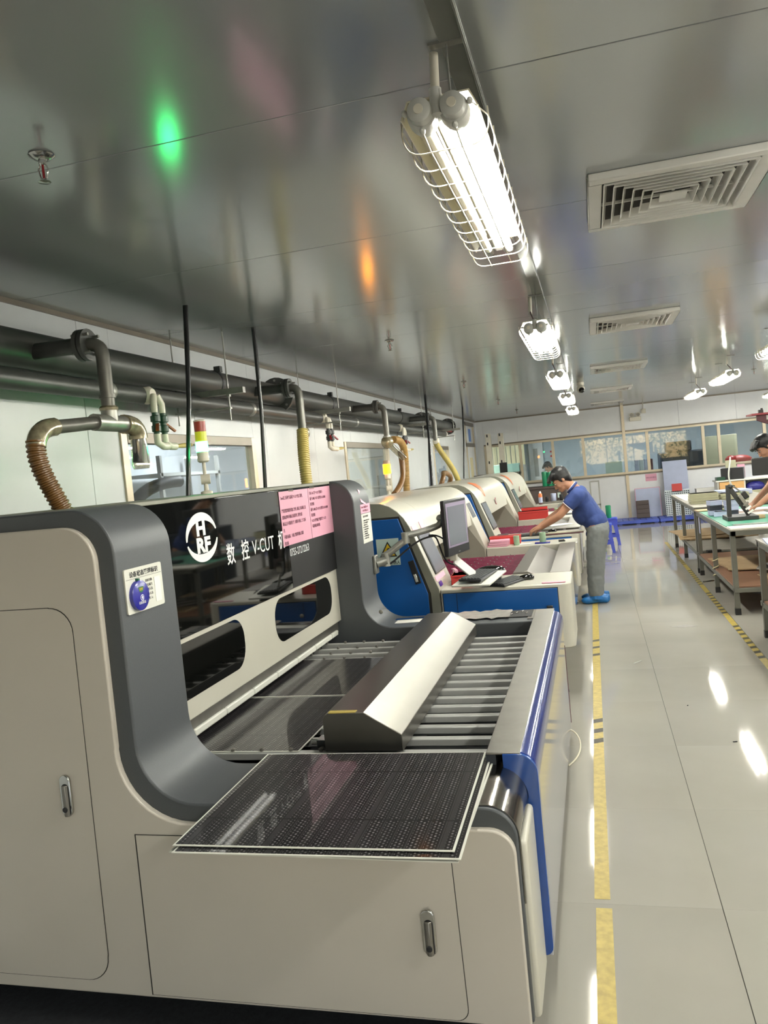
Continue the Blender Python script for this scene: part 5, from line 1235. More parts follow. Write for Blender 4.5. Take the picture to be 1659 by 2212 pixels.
# room behind the left windows
t = thing('notice_board', 'white notice board with red headings behind the nearest left window', 'notice board', (-5.5, 5.2, 1.2))
B().box(-5.59, -5.56, 6.6, 7.9, 1.25, 2.15).build('board', 'label_white', t)
for k in range(3): B().box(-5.56, -5.553, 6.65, 7.85, 1.95-k*0.3, 2.02-k*0.3).build('heading', 'box_red', t)
solo(B().box(-5.59, -5.58, 4.9, 5.25, 1.75, 2.15), 'red_flag', 'box_red', 'red pennant on the wall behind the nearest left window', 'flag')
t = thing('exit_sign', 'green running man exit sign behind the nearest left window', 'exit sign', (-5.58, 5.9, 2.0))
B().box(-5.59, -5.57, 5.95, 6.3, 2.0, 2.14).build('plate', 'exit_green', t)
text('EXIT', (-5.568, 6.0, 2.03), 0.1, 'ink_white', t, ROTX)
t = thing('annexe_machine', 'dark machine with a curved guard behind the nearest left window', 'machine', (-4.4, 6.6, 0))
B().box(-4.9, -4.1, 6.2, 7.2, 0, 1.3).build('body', 'monitor_black', t, bevel=0.03)
B().tube(bez((-4.1, 6.1, 1.1), (-4.1, 6.4, 1.7), (-4.1, 6.9, 1.75), (-4.1, 7.4, 1.75), 10), 0.06, 10).build('guard', 'black', t)
t = thing('rack', 'grey shelf rack behind the nearest left window', 'rack', (-5.2, 9.4, 0))
for z in (0.5, 0.95, 1.4, 1.85): B().box(-5.5, -5.0, 8.6, 10.2, z, z+0.04).build('shelf', 'slat_grey', t)
for y in (8.62, 10.14): B().box(-5.5, -5.45, y, y+0.05, 0, 2.1).build('post', 'slat_grey', t); B().box(-5.05, -5.0, y, y+0.05, 0, 2.1).build('post', 'slat_grey', t)
t = thing('poster', 'poster with red heading behind the second left window', 'poster', (-5.58, 14.0, 1.2))
B().box(-5.59, -5.57, 13.2, 14.6, 1.2, 1.75).build('sheet', 'paper_white', t); B().box(-5.57, -5.565, 13.25, 14.55, 1.64, 1.72).build('heading', 'orange_logo', t)
t = thing('white_cabinet_machine', 'tall white cabinet machine behind the second left window', 'cabinet', (-3.5, 11.6, 0))
B().box(-4.0, -3.1, 11.2, 12.4, 0, 2.1).build('body', 'pvc_white', t, bevel=0.03); B().box(-3.1, -3.09, 11.5, 11.9, 1.3, 1.6).build('panel', 'lamp_cap', t)
# racks and wheeled frames in the far left corner
t = thing('storage_frame', 'grey tube frame with cream rolls in the far left corner', 'rack', (-2.0, 17.2, 0))
for x, y in ((-2.45, 16.9), (-2.0, 16.9), (-1.56, 16.9), (-2.45, 17.5), (-1.56, 17.5)): B().box(x, x+0.05, y, y+0.05, 0, 1.36).build('post', 'table_grey', t)
B().box(-2.45, -1.5, 16.9, 16.95, 1.33, 1.38).build('rail', 'table_grey', t); B().box(-2.45, -1.5, 17.5, 17.55, 1.33, 1.38).build('rail', 'table_grey', t)
B().box(-2.45, -1.51, 16.92, 17.53, 0.70, 0.74).build('shelf', 'table_grey', t)
for k in range(7): solo(B().lathe((-2.33+0.115*k, 17.15+0.04*(k % 2), 0.74), [(0.05, 0), (0.052, 0.01), (0.052, 0.46), (0.04, 0.48)], 14), 'cream_roll', 'curtain_cream', '%s cream roll standing in the grey tube frame' % ('first', 'second', 'third', 'fourth', 'fifth', 'sixth', 'seventh')[k], 'roll', 'cream rolls in the corner frame')
for k, x in enumerate((-2.28, -2.0)):
    t = thing('upright_post', ('left' if k == 0 else 'right')+' one of two tall pale slotted posts in the far left corner', 'post', (x, 18.1, 0))
    B().box(x, x+0.12, 18.05, 18.17, 0, 2.28-0.02*k).build('column', 'pvc_white', t, bevel=0.004)
    for z in (2.2, 2.02, 1.6, 1.2): B().box(x+0.03, x+0.06, 18.043, 18.05, z, z+0.06).build('slot', 'monitor_black', t)
    if k: B().box(x-0.01, x+0.16, 18.0, 18.05, 1.35, 1.6).build('control_box', 'monitor_black', t, bevel=0.006)

# ================================================================ work tables on the right
def work_table(x0, x1, y0, y1, h, legs_y, top, shelf_z, shelf_mat, lab):
    t = thing('work_table', lab, 'table', ((x0+x1)/2, (y0+y1)/2, 0), 'steel framed work tables'); s_ = 0.045
    for y in legs_y:
        for x in (x0, x1-s_):
            l = B().box(x, x+s_, y-s_/2, y+s_/2, 0.06, h-0.05).build('leg', 'table_grey', t, bevel=0.003)
            B().box(x-0.002, x+s_+0.002, y-s_/2-0.002, y+s_/2+0.002, 0, 0.06).build('foot', 'black', l)
    for x in (x0, x1-s_): B().box(x, x+s_, y0, y1, h-0.06, h-0.015).build('top_rail', 'table_grey', t, bevel=0.003); B().box(x, x+s_, y0+0.05, y1-0.05, shelf_z-0.05, shelf_z-0.01).build('shelf_rail', 'table_grey', t, bevel=0.003)
    for y in (y0, y1-s_): B().box(x0, x1, y, y+s_, h-0.06, h-0.015).build('top_rail', 'table_grey', t, bevel=0.003); B().box(x0, x1, y+0.02, y+0.02+s_, shelf_z-0.05, shelf_z-0.01).build('shelf_rail', 'table_grey', t, bevel=0.003)
    B().box(x0-0.005, x1+0.005, y0-0.005, y1+0.005, h-0.015, h).build('tabletop', top, t, bevel=0.002)
    B().box(x0+0.01, x1-0.01, y0+0.06, y1-0.06, shelf_z-0.01, shelf_z+0.006).build('shelf', shelf_mat, t, bevel=0.002)
    return t
TA = work_table(1.17, 2.25, 7.86, 10.46, 0.8, (7.92, 9.15, 10.40), 'table_top', 0.26, 'brown_board', 'green topped work table with the tripod jig, beside the right man')
TB = work_table(1.17, 2.25, 10.52, 13.48, 0.83, (10.6, 12.1, 13.40), 'table_top', 0.27, 'table_top', 'farther work table with stacks of beige boxes')
TC = work_table(1.235, 2.3, 4.4, 7.02, 0.80, (4.5, 6.96), 'table_top', 0.3, 'brown_board', 'nearest work table, only its corner showing at the right edge')
solo(B().box(1.175, 2.24, 8.15, 10.42, 0.801, 0.806), 'green_mat', 'mat_green', 'green cutting mat covering the middle work table', 'mat')
solo(B().box(1.18, 2.24, 7.88, 8.12, 0.801, 0.808), 'white_board_strip', 'paper_white', 'pale board along the near edge of the green topped table', 'board')
solo(B().obox((1.7, 8.22, 0.8085), (0.9, 0.1, 0.004), Matrix.Rotation(0.02, 3, 'Z')), 'steel_strip', 'steel_matt', 'thin metal strip lying on the green mat', 'strip')
# jig: base, post, slanting rail with tool
t = thing('drill_jig', 'black tripod-like jig with slanting rail and tool on the green mat', 'jig', (1.38, 8.75, 0.806))
B().box(1.27, 1.56, 8.62, 8.98, 0.806, 0.845).build('base', 'tripod_black', t, bevel=0.004)
B().beam((1.30, 8.72, 0.84), (1.305, 8.72, 1.165), 0.04, 0.04).build('post', 'tripod_black', t, bevel=0.003)
B().beam((1.31, 8.72, 1.155), (1.485, 8.72, 0.85), 0.045, 0.03, (0, 1, 0)).build('slanting_rail', 'tripod_black', t, bevel=0.003)
B().ell((1.325, 8.72, 1.15), (0.03, 0.03, 0.025), 10, 7).build('pivot', 'tripod_black', t)
B().beam((1.435, 8.70, 1.085), (1.475, 8.70, 1.02), 0.05, 0.05, (0, 1, 0)).build('motor', 'black', t, bevel=0.008)
B().cyl((1.345, 8.71, 1.16), (1.44, 8.70, 1.07), 0.008, 8).build('spindle', 'chrome', t)
B().beam((1.40, 8.69, 1.06), (1.475, 8.69, 0.93), 0.035, 0.02, (0, 1, 0)).build('slide', 'steel_matt', t, bevel=0.003)
for k in range(3): B().obox((1.455+0.02*k, 8.68, 0.965-0.04*k), (0.06, 0.03, 0.016), Matrix.Rotation(-0.55, 3, 'Y')).build('clamp', ('steel_matt', 'paper_white', 'paper_white')[k], t)
B().tube(bez((1.345, 8.71, 1.16), (1.32, 8.71, 1.2), (1.315, 8.71, 1.25), (1.325, 8.71, 1.31), 6)+bez((1.325, 8.71, 1.31), (1.335, 8.72, 1.36), (1.35, 8.73, 1.40), (1.352, 8.74, 1.45), 6), 0.008, 8).build('air_hose', 'lamp_cap', t)
for k, (x, y) in enumerate(((1.27, 9.5), (1.42, 9.35), (1.30, 9.3))):
    for j in range(3 if k < 2 else 1):
        carton(x, y, 0.806+0.055*j, 0.13, 0.14, 0.054, 0.1*j-0.1*k, ('board_blue', 'navy_dark', 'board_blue')[(j+k) % 3], 'plastic_case', 'small bluish plastic case behind the jig, %s pile, %s' % (('left', 'right', 'front')[k], ('bottom', 'middle', 'top')[j]), 'case', 'plastic cases behind the jig')
solo(B().obox((1.56, 8.74, 0.824), (0.13, 0.1, 0.034), Matrix.Rotation(0.2, 3, 'Z')), 'ochre_sponge', 'cardboard', 'ochre block right of the jig base', 'block', bevel=0.004)
for k, (x, y, sx_, sy_, rz, mt, lb_) in enumerate(((1.62, 9.5, 0.5, 0.34, 0.1, 'brown_board', 'reddish brown board in the middle of the green mat'), (1.66, 9.25, 0.45, 0.3, -0.1, 'paper_white', 'white sheet on the green mat by the man\'s hand'), (1.72, 9.8, 0.4, 0.3, 0.2, 'paper_white', 'white sheet farther back on the green mat'), (1.3, 10.2, 0.3, 0.25, 0.1, 'cardboard', 'tan board at the far edge of the green mat'))):
    solo(B().obox((x, y, 0.811+0.001*k), (sx_, sy_, 0.008), Matrix.Rotation(rz, 3, 'Z')), 'flat_sheet', mt, lb_, 'sheet')
solo(B().box(1.66, 1.95, 8.35, 8.5, 0.807, 0.845), 'blue_case', 'navy_dark', 'dark blue case at the right edge of the green mat', 'case', bevel=0.005)
for k, (x, y) in enumerate(((1.36, 11.15), (1.74, 11.25))):
    for j in range(4 if k == 0 else 3):
        carton(x, y, 0.831+0.034*j, 0.34, 0.26, 0.033, 0.03*((j*5) % 3-1), 'box_beige', 'beige_box', 'flat beige box, %s of the %s stack on the farther table' % (('bottom', 'second', 'third', 'top')[j], ('left', 'right')[k]), 'box', 'stacks of beige boxes')
solo(B().box(1.2, 1.75, 11.8, 13.2, 0.831, 0.84), 'white_board', 'paper_white', 'white board covering the far end of the farther table', 'board')
carton(1.95, 12.6, 0.831, 0.4, 0.5, 0.06, 0.1, 'board_blue', 'flat_box', 'flat bluish lid at the back of the farther table', 'lid', lid=False)
for k, (x, y, z, sx_, sy_, rz) in enumerate(((1.62, 12.4, 0.279, 0.9, 1.2, 0.08), (1.55, 12.3, 0.292, 0.85, 1.1, -0.06), (1.5, 12.5, 0.305, 0.8, 1.0, 0.12), (1.7, 9.4, 0.268, 0.9, 1.0, 0.1), (1.75, 9.2, 0.281, 0.85, 0.9, -0.15), (1.75, 8.35, 0.268, 0.5, 0.35, 0.1))):
    solo(B().obox((x, y, z+0.005), (sx_, sy_, 0.011), Matrix.Rotation(rz, 3, 'Z')), 'cardboard_sheet', 'cardboard', 'cardboard sheet on the lower shelf, %s' % ('bottom of the far pile', 'middle of the far pile', 'top of the far pile', 'lower one under the green table', 'upper one under the green table', 'small one near the front'  )[k], 'cardboard', 'cardboard on the lower shelves')
for k in range(3): solo(B().obox((1.72+0.1*k, 8.62+0.05*k, 0.30+0.018*k), (0.42, 0.2, 0.02), Matrix.Rotation(0.25*k-0.3, 3, 'Z') @ Matrix.Rotation(0.08, 3, 'Y')), 'plastic_packet', 'plastic_film', '%s crumpled clear plastic packet on the shelf of the green table' % ('lowest', 'middle', 'topmost')[k], 'packet', 'plastic packets on the shelf', bevel=0.006)
solo(B().obox((1.35, 10.45, 0.283), (0.16, 0.08, 0.03), Matrix.Rotation(0.2, 3, 'Z')), 'dark_tool', 'black', 'dark tool on the shelf of the farther table', 'tool', bevel=0.004)
solo(B().box(1.163, 1.1665, 10.05, 10.12, 0.55, 0.74), 'hanging_tag', 'board_blue', 'lavender paper tag hanging from the green table edge', 'tag')
b = B().tube([(1.10, 9.22, 0.11), (1.02, 9.16, 0.10)], [0.006, 0.011], 8); solo(B().cyl((1.16, 9.14, 0.13), (1.04, 9.10, 0.125), 0.012, 8), 'air_nozzle', 'chrome', 'shiny air nozzle sticking out by the middle leg of the green table', 'nozzle')
solo(B().tube([(1.19+0.032*math.cos(a), 9.15+0.032*math.sin(a), 0.15+0.012*a) for a in [i*0.5 for i in range(40)]], 0.005, 6), 'air_hose', 'curtain_cream', 'thin pale air hose wound round the middle leg of the green table', 'hose')
for k in range(3): solo(B().obox((1.5+0.06*k, 6.75-0.05*k, 0.806+0.012*k), (0.5, 0.36, 0.01), Matrix.Rotation(0.12*k-0.1, 3, 'Z') ), 'loose_sheet', ('board_blue', 'paper_white', 'plastic_film')[k], '%s of three loose sheets on the nearest work table' % ('lowest', 'middle', 'topmost')[k], 'sheet', 'loose sheets on the nearest table')
# monitor, red shelf at the right edge
t = thing('desk_monitor', 'dark monitor back at the right edge, on a post behind the green table', 'monitor', (2.0, 9.1, 0.8))
B().box(1.66, 2.1, 9.35, 9.39, 1.21, 1.40).build('housing', 'monitor_black', t, bevel=0.008)
B().box(1.84, 1.90, 9.36, 9.40, 0.81, 1.22).build('stand', 'black', t); B().box(1.76, 1.98, 9.28, 9.46, 0.807, 0.82).build('foot', 'black', t, bevel=0.003)
t = thing('red_shelf', 'dark red metal shelf bracket at the upper right edge', 'shelf', (1.6, 7.0, 1.7))
B().box(1.25, 2.2, 6.9, 7.15, 1.797, 1.812).build('plate', 'rust_red', t, bevel=0.002)
B().prism([(1.29, 1.797), (1.29, 1.755), (1.75, 1.55), (2.15, 1.55), (2.15, 1.797)], 'Y', 6.93, 6.955).build('gusset', 'maroon', t, bevel=0.002)
B().box(1.36, 2.15, 6.925, 6.935, 1.755, 1.79).build('face_panel', 'slat_grey', t)
B().box(2.1, 2.16, 6.95, 7.05, 0.8, 1.8).build('column', 'maroon', t)
t = thing('small_camera', 'small black device standing on the red shelf', 'device', (1.338, 7.0, 1.812))
B().box(1.318, 1.352, 6.98, 7.02, 1.812, 1.84).build('body', 'black', t, bevel=0.003); B().box(1.336, 1.35, 6.99, 7.01, 1.84, 1.852).build('head', 'black', t)
# unseen dark machinery added to the right for reflections in the black glass
for k, y in enumerate((8.6, 11.2)):
    t = thing('unseen_machine', 'unseen tall dark machine along the right aisle, %s from the camera' % ('nearest', 'farther')[k], 'machine', (3.5, y, 0), 'unseen dark machines right of the tables')
    B().box(3.1, 4.0, y, y+1.7, 0, 1.0).build('base', 'navy_dark', t, bevel=0.02)
    B().box(3.3, 4.0, y+0.1, y+1.6, 1.0, 2.05).build('column', 'bed_dark', t, bevel=0.02)
    B().box(3.12, 3.4, y+0.5, y+1.2, 1.35, 1.75).build('head', 'valve_black', t, bevel=0.02)
# scraps on the floor
solo(B().prism([(0.55, 7.52), (0.66, 7.46), (0.80, 7.50), (0.69, 7.58)], 'Z', 0.0006, 0.0016), 'clear_scrap', 'plastic_film', 'diamond-shaped clear scrap lying on the aisle floor', 'scrap')
for k, (x, y, a, L, lb_) in enumerate(((0.21, 6.3, 0.9, 0.09, 'thin pale splinter on the aisle floor left of the long joint'), (0.62, 4.55, 0.2, 0.022, 'dark crumb on the near aisle floor right of the long joint'), (0.83, 4.28, 0.3, 0.014, 'smallest dark crumb on the near aisle floor'), (0.45, 5.2, 1.2, 0.012, 'dark crumb just right of the long floor joint'))):
    solo(B().obox((x, y, 0.0025), (L, 0.006, 0.004), Matrix.Rotation(a, 3, 'Z')), 'floor_scrap', 'lamp_cap' if k == 0 else 'black', lb_, 'scrap')
# ================================================================ people
def limb(b, pts, rs, n=14, flat=None):
    """tapered limb through joints, rounded at every joint"""
    P = [Vector(p) for p in pts]
    for i in range(len(P)-1):
        a, c = P[i], P[i+1]; k = 5
        b.tube([a.lerp(c, t/k) for t in range(k+1)], [rs[i]+(rs[i+1]-rs[i])*t/k for t in range(k+1)], n)
    for p, r_ in zip(P, rs): b.ell(p, (r_, r_, r_), n, 9)
    return b
def organic(b, name, mat, parent, voxel, it=6, disp=0):
    o = b.build(name, mat, parent, angle=180)
    md = o.modifiers.new('skin', 'REMESH'); md.mode = 'VOXEL'; md.voxel_size = voxel; md.use_smooth_shade = True
    sm = o.modifiers.new('soft', 'SMOOTH'); sm.iterations = it; sm.factor = 0.5
    if disp:
        tx = bpy.data.textures.new(name+'_folds', 'CLOUDS'); tx.noise_scale = 0.06
        dm = o.modifiers.new('folds', 'DISPLACE'); dm.texture = tx; dm.strength = disp; dm.mid_level = 0.5
    return o
def hand(b, wrist, direc, palm_n, side, curl=0.35, s=1.0):
    """palm and five unequal bent fingers; direc = where the fingers point, palm_n = palm normal, side = thumb side"""
    w_ = Vector(wrist); d = Vector(direc).normalized(); n = Vector(palm_n).normalized(); n = (n-d*n.dot(d)).normalized(); t_ = d.cross(n)*side
    for k in range(4):
        off = (k-1.5)*0.019*s
        b.tube([w_+t_*off*0.6, w_+d*0.045*s+t_*off*0.9, w_+d*0.085*s+t_*off], [0.015*s, 0.0145*s, 0.012*s], 10)
        b.ell(w_+d*0.085*s+t_*off, (0.012*s,)*3, 10, 7)
        L = (0.066, 0.078, 0.072, 0.056)[3-k]*s; a = curl*(0.7+0.12*k)
        p0 = w_+d*0.088*s+t_*off; p1 = p0+(d*math.cos(a*0.6)+n*math.sin(a*0.6)+t_*(k-1.5)*0.05)*L*0.45; p2 = p1+(d*math.cos(a*1.6)+n*math.sin(a*1.6))*L*0.32; p3 = p2+(d*math.cos(a*2.4)+n*math.sin(a*2.4))*L*0.28
        b.tube([p0, p1, p2, p3], [0.0095*s, 0.0088*s, 0.008*s, 0.0065*s], 8)
        for q, r_ in ((p1, .0088), (p2, .008), (p3, .0066)): b.ell(q, (r_*s,)*3, 8, 6)
    q0 = w_+t_*0.02*s+d*0.02*s; q1 = w_+t_*0.052*s+d*0.052*s+n*0.012*s; q2 = q1+(d*0.8+t_*0.25+n*0.35).normalized()*0.03*s; q3 = q2+(d*0.9+n*0.4).normalized()*0.024*s
    b.tube([q0, q1, q2, q3], [0.015*s, 0.0115*s, 0.0098*s, 0.0078*s], 9)
    for q, r_ in ((q1, .0115), (q2, .0098), (q3, .0078)): b.ell(q, (r_*s,)*3, 8, 6)
    b.ell(w_+d*0.03*s, (0.02*s,)*3, 10, 7)
def head_parts(b, c, face, up, s=1.0):
    f = Vector(face).normalized(); u = Vector(up); u = (u-f*u.dot(f)).normalized(); l = u.cross(f)
    M_ = Matrix((f, l, u)).transposed(); c = Vector(c)
    E = lambda x, y, z, r: b.ell(c + M_ @ Vector((x*s, y*s, z*s)), tuple(v*s for v in r), 16, 10, M_)
    E(-0.012, 0, 0.035, (0.098, 0.076, 0.09)); E(0.03, 0, -0.02, (0.064, 0.062, 0.078)); E(0.04, 0, -0.075, (0.042, 0.045, 0.042))
    E(0.068, 0, -0.103, (0.02, 0.022, 0.015)); E(0.0, 0, -0.06, (0.05, 0.056, 0.05))
    for sg in (-1, 1):
        E(0.064, sg*0.033, -0.038, (0.024, 0.024, 0.022)); E(-0.012, sg*0.074, -0.012, (0.018, 0.008, 0.030)); E(0.078, sg*0.03, 0.024, (0.016, 0.024, 0.008))
    E(0.098, 0, -0.028, (0.013, 0.010, 0.026)); E(0.106, 0, -0.042, (0.014, 0.015, 0.011)); E(0.088, 0, -0.074, (0.014, 0.024, 0.008)); E(0.084, 0, -0.084, (0.013, 0.02, 0.008))
    return M_
def face_details(root, par, c, M_, s=1.0):
    c = Vector(c); W = lambda x, y, z: c + M_ @ Vector((x*s, y*s, z*s))
    for sg in (-1, 1):
        e = B().ell(W(0.084, sg*0.032, 0.0), (0.007*s, 0.012*s, 0.0045*s), 10, 7, M_).build('eye', 'paper_white', root)
        B().ell(W(0.0915, sg*0.032, -0.002), (0.004*s, 0.006*s, 0.006*s), 8, 6, M_).build('iris', 'hair_black', e)
        B().ell(W(0.094, sg*0.034, 0.026), (0.007*s, 0.024*s, 0.005*s), 10, 6, M_).build('eyebrow', 'hair_black', root)
    B().ell(W(0.096, 0, -0.079), (0.005*s, 0.019*s, 0.0045*s), 12, 6, M_).build('lips', 'skin_lip', root)
def hair(root, c, M_, s=1.0, fringe=True):
    c = Vector(c); b = B(); E = lambda x, y, z, r: b.ell(c + M_ @ Vector((x*s, y*s, z*s)), tuple(v*s for v in r), 14, 9, M_)
    E(-0.018, 0, 0.06, (0.108, 0.088, 0.088)); E(0.05, 0, 0.082, (0.06, 0.07, 0.034)); E(-0.06, 0, 0.01, (0.062, 0.076, 0.085)); E(-0.07, 0, -0.045, (0.035, 0.055, 0.045))
    for sg in (-1, 1): E(-0.03, sg*0.062, 0.02, (0.045, 0.02, 0.05)); E(0.01, sg*0.066, 0.02, (0.018, 0.012, 0.05))
    if fringe:
        rnd = random.Random(3)
        for k in range(11):
            y = -0.065+0.013*k; x = 0.088-0.35*y*y/0.065+0.01*rnd.random()
            b.tube([c + M_ @ Vector(v)*1 for v in ((0.03*s, y*s, 0.11*s), ((x)*s, y*s*1.05, 0.088*s), ((x+0.034)*s, y*s*1.05, (0.060+0.014*rnd.random())*s), ((x+0.030)*s, y*s*1.05, (0.030+0.014*rnd.random())*s))], [0.022*s, 0.02*s, 0.013*s, 0.006*s], 7)
    return organic(b, 'hair', 'hair_black', root, 0.008*s, 2, 0.010)

# ---- the man bending over the keyboard of the middle machine
YP = 8.97
P1 = thing('person', 'man in blue polo and grey trousers bending over a keyboard, typing', 'person', (0, YP, 0))
b = B()
HC = (-0.345, YP-0.01, 1.368); face = (-0.80, -0.12, -0.58); upv = (-0.5, 0, 0.8)
HM = head_parts(b, HC, face, upv)
limb(b, [(-0.17, YP, 1.20), (-0.235, YP, 1.285), (-0.315, YP, 1.34)], [0.07, 0.056, 0.056])
LA = [(-0.185, YP-0.19, 1.185), (-0.385, YP-0.20, 0.99), (-0.595, YP-0.11, 0.868)]
RA = [(-0.185, YP+0.19, 1.185), (-0.405, YP+0.20, 1.0), (-0.615, YP+0.10, 0.872)]
for A_ in (LA, RA):
    e = Vector(A_[1]); wq = Vector(A_[2]); m_ = e.lerp(wq, 0.35)
    limb(b, [A_[0], A_[1]], [0.05, 0.041]); limb(b, [e, m_, wq], [0.041, 0.041, 0.027])
hand(b, LA[2], (-0.95, 0.10, -0.35), (-0.3, 0, -1), -1, 0.4)
hand(b, RA[2], (-0.95, -0.10, -0.35), (-0.3, 0, -1), 1, 0.4)
limb(b, [(-0.18, YP-0.12, 1.16), (-0.18, YP+0.12, 1.16)], [0.09, 0.09]); limb(b, [(-0.17, YP, 1.14), (-0.03, YP, 0.88)], [0.11, 0.11])
for sg in (-1, 1): limb(b, [(-0.02, YP+0.085*sg, 0.84), (-0.05, YP+0.10*sg, 0.46), (-0.07, YP+0.105*sg, 0.10)], [0.085, 0.055, 0.04]); limb(b, [(-0.05, YP+0.105*sg, 0.05), (-0.17, YP+0.115*sg, 0.045)], [0.04, 0.033])
organic(b, 'body', 'skin', P1, 0.0065, 5)
face_details(P1, None, HC, HM); hair(P1, HC, HM)
# polo shirt: torso falling loose in front, short sleeves
b = B()
R_ = Matrix.Rotation(math.radians(-26), 3, 'Y')
b.ell((-0.155, YP, 1.13), (0.12, 0.19, 0.13), 22, 14, R_); b.ell((-0.105, YP, 1.03), (0.125, 0.178, 0.19), 22, 14, R_); b.ell((-0.022, YP, 0.89), (0.13, 0.175, 0.15), 22, 14, R_)
b.ell((-0.002, YP, 0.765), (0.137, 0.172, 0.07), 22, 12, Matrix.Rotation(math.radians(-12), 3, 'Y')); b.ell((-0.15, YP, 0.98), (0.11, 0.15, 0.13), 20, 12); b.ell((-0.045, YP, 0.97), (0.10, 0.15, 0.14), 20, 12, R_)
b.ell((-0.205, YP, 1.225), (0.085, 0.10, 0.05), 16, 10, R_)
for sg, A_ in ((-1, LA), (1, RA)):
    a = Vector(A_[0]); e = Vector(A_[1]); c = a.lerp(e, 0.52)
    limb(b, [(-0.165, YP+0.11*sg, 1.19), a], [0.095, 0.08]); b.tube([a, a.lerp(e, 0.3), c], [0.08, 0.074, 0.072], 16); b.ell(a, (0.08, 0.08, 0.08), 14, 9)
organic(b, 'polo_shirt', 'polo_blue', P1, 0.011, 6, 0.012)
for A_ in (LA, RA):
    a = Vector(A_[0]); e = Vector(A_[1]); c = a.lerp(e, 0.535); d = (e-a).normalized(); x = d.cross(Vector((0, 1, 0))).normalized(); y = d.cross(x)
    B().tube([c+x*0.066*math.cos(2*PI*k/20)+y*0.066*math.sin(2*PI*k/20) for k in range(20)], 0.0055, 6, closed=True).build('sleeve_trim', 'polo_trim', P1)
nk = Vector((-0.235, YP, 1.272)); d = Vector((-0.62, 0, 0.6)).normalized(); x = Vector((0, 1, 0)); y = d.cross(x)
B().tube([nk+x*0.064*math.cos(2*PI*k/20)+y*0.066*math.sin(2*PI*k/20) for k in range(20)], 0.014, 8, closed=True).build('collar', 'polo_blue', P1)
B().tube([nk+d*0.014+x*0.065*math.cos(2*PI*k/20)+y*0.067*math.sin(2*PI*k/20) for k in range(20)], 0.0055, 6, closed=True).build('collar_trim', 'polo_trim', P1)
# trousers
b = B()
b.ell((-0.005, YP, 0.83), (0.13, 0.165, 0.12), 20, 12)
for sg in (-1, 1):
    limb(b, [(0.0, YP+0.085*sg, 0.78), (-0.03, YP+0.098*sg, 0.62), (-0.052, YP+0.102*sg, 0.44), (-0.07, YP+0.105*sg, 0.20), (-0.072, YP+0.105*sg, 0.13)], [0.118, 0.108, 0.098, 0.088, 0.086], 16)
organic(b, 'trousers', 'trouser_grey', P1, 0.011, 5, 0.018)
for sg in (-1, 1):
    b = B(); yy = YP+0.11*sg
    b.ell((-0.03, yy, 0.055), (0.09, 0.055, 0.052), 16, 9); b.ell((-0.14, yy, 0.04), (0.10, 0.055, 0.04), 16, 9); b.ell((0.02, yy, 0.05), (0.05, 0.05, 0.045), 14, 8)
    b.tube([(-0.07, yy, 0.05), (-0.07, yy, 0.13)], [0.075, 0.066], 14); b.ell((0.045, yy, 0.075), (0.022, 0.03, 0.02), 10, 7)
    b.v = [Vector((p.x, p.y, max(p.z, 0.001))) for p in b.v]
    organic(b, 'shoe_cover', 'shoe_cover', P1, 0.009, 2, 0.012)

# ---- the man leaning over the green table from its far side
YQ, XQ = 9.62, 2.30
P2 = thing('person', 'dark-haired man at the right edge leaning over the green topped table', 'person', (XQ, YQ, 0))
b = B(); HC2 = (1.845, YQ-0.02, 1.505); HM2 = head_parts(b, HC2, (-0.78, -0.2, -0.6), (-0.5, 0, 0.8))
limb(b, [(2.030, YQ, 1.35), (1.960, YQ, 1.42), (1.880, YQ, 1.475)], [0.07, 0.056, 0.056])
L2_ = [(2.020, YQ-0.19, 1.31), (1.910, YQ-0.28, 1.06), (1.700, YQ-0.30, 0.90)]; R2_ = [(2.020, YQ+0.19, 1.31), (1.920, YQ+0.25, 1.06), (1.720, YQ+0.14, 0.885)]
for A_ in (L2_, R2_): limb(b, [A_[0], A_[1]], [0.05, 0.041]); limb(b, [A_[1], A_[2]], [0.041, 0.028])
hand(b, L2_[2], (-0.9, 0.1, -0.42), (-0.3, 0, -1), -1, 0.45); hand(b, R2_[2], (-0.9, -0.2, -0.35), (-0.3, 0, -1), 1, 0.45)
limb(b, [(2.060, YQ-0.12, 1.27), (2.060, YQ+0.12, 1.27)], [0.09, 0.09]); limb(b, [(2.080, YQ, 1.25), (2.280, YQ, 0.9)], [0.11, 0.12])
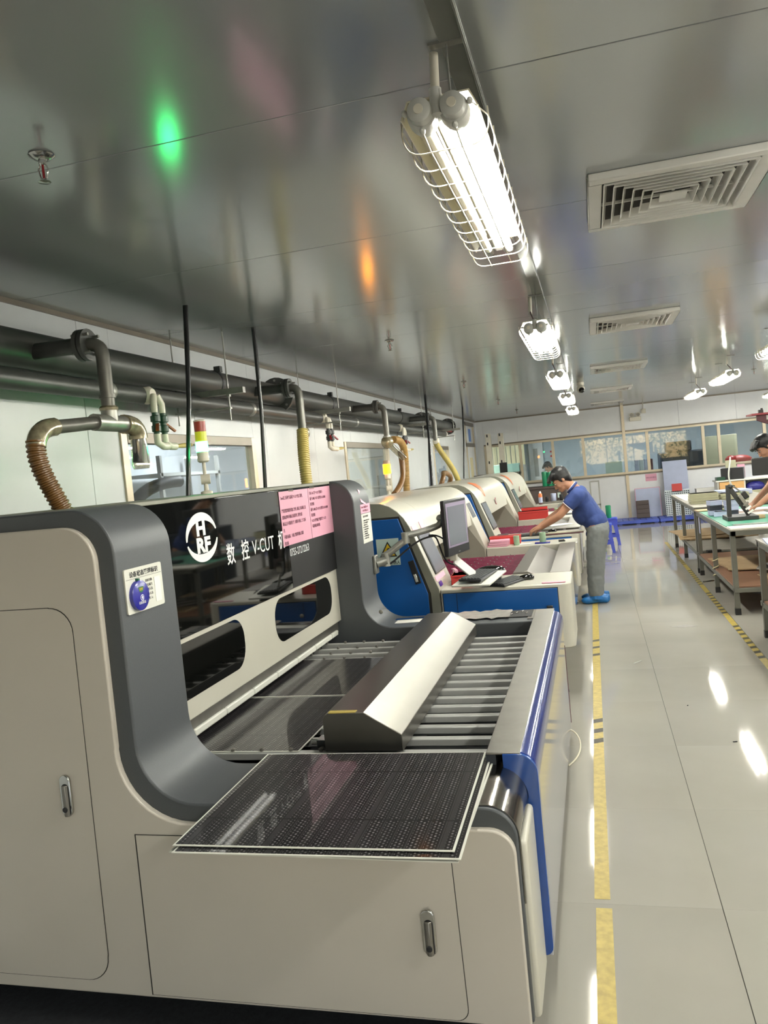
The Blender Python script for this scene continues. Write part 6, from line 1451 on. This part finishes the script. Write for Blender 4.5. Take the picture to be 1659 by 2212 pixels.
for sg in (-1, 1): limb(b, [(2.300, YQ+0.085*sg, 0.86), (2.320, YQ+0.10*sg, 0.46), (2.330, YQ+0.105*sg, 0.09)], [0.09, 0.056, 0.04]); limb(b, [(2.330, YQ+0.105*sg, 0.045), (2.200, YQ+0.11*sg, 0.04)], [0.04, 0.034])
b.v = [Vector((p.x, p.y, max(p.z, 0.001))) for p in b.v]
organic(b, 'body', 'skin', P2, 0.008, 5); face_details(P2, None, HC2, HM2); hair(P2, HC2, HM2)
b = B(); R2m = Matrix.Rotation(math.radians(-28), 3, 'Y')
b.ell((2.060, YQ, 1.25), (0.13, 0.2, 0.14), 20, 12, R2m); b.ell((2.150, YQ, 1.12), (0.125, 0.18, 0.19), 20, 12, R2m); b.ell((2.260, YQ, 0.94), (0.13, 0.175, 0.16), 20, 12, R2m)
for sg, A_ in ((-1, L2_), (1, R2_)):
    a = Vector(A_[0]); e = Vector(A_[1]); limb(b, [(2.050, YQ+0.11*sg, 1.31), a], [0.092, 0.08]); b.tube([a, a.lerp(e, 0.5)], [0.078, 0.07], 14)
organic(b, 'polo_shirt', 'polo_blue', P2, 0.014, 5, 0.01)
b = B(); b.ell((2.300, YQ, 0.84), (0.13, 0.165, 0.12), 18, 10)
for sg in (-1, 1): limb(b, [(2.300, YQ+0.085*sg, 0.8), (2.320, YQ+0.1*sg, 0.45), (2.330, YQ+0.105*sg, 0.1)], [0.115, 0.096, 0.084], 14)
organic(b, 'trousers', 'trouser_grey', P2, 0.014, 4, 0.01)
for sg in (-1, 1):
    b = B(); yy = YQ+0.11*sg; b.ell((2.43, yy, 0.05), (0.12, 0.055, 0.055), 14, 8); b.ell((2.34, yy, 0.04), (0.09, 0.05, 0.042), 14, 8); b.v = [Vector((p.x, p.y, max(p.z, 0.001))) for p in b.v]
    organic(b, 'shoe_cover', 'shoe_cover', P2, 0.01, 2, 0.01)
# ---- a colleague in the office behind the back panes, the same stoop
copy_tree(P1, (-0.78, 21.3, 0), 'stooping man in blue behind the third back pane')
finish_texts()
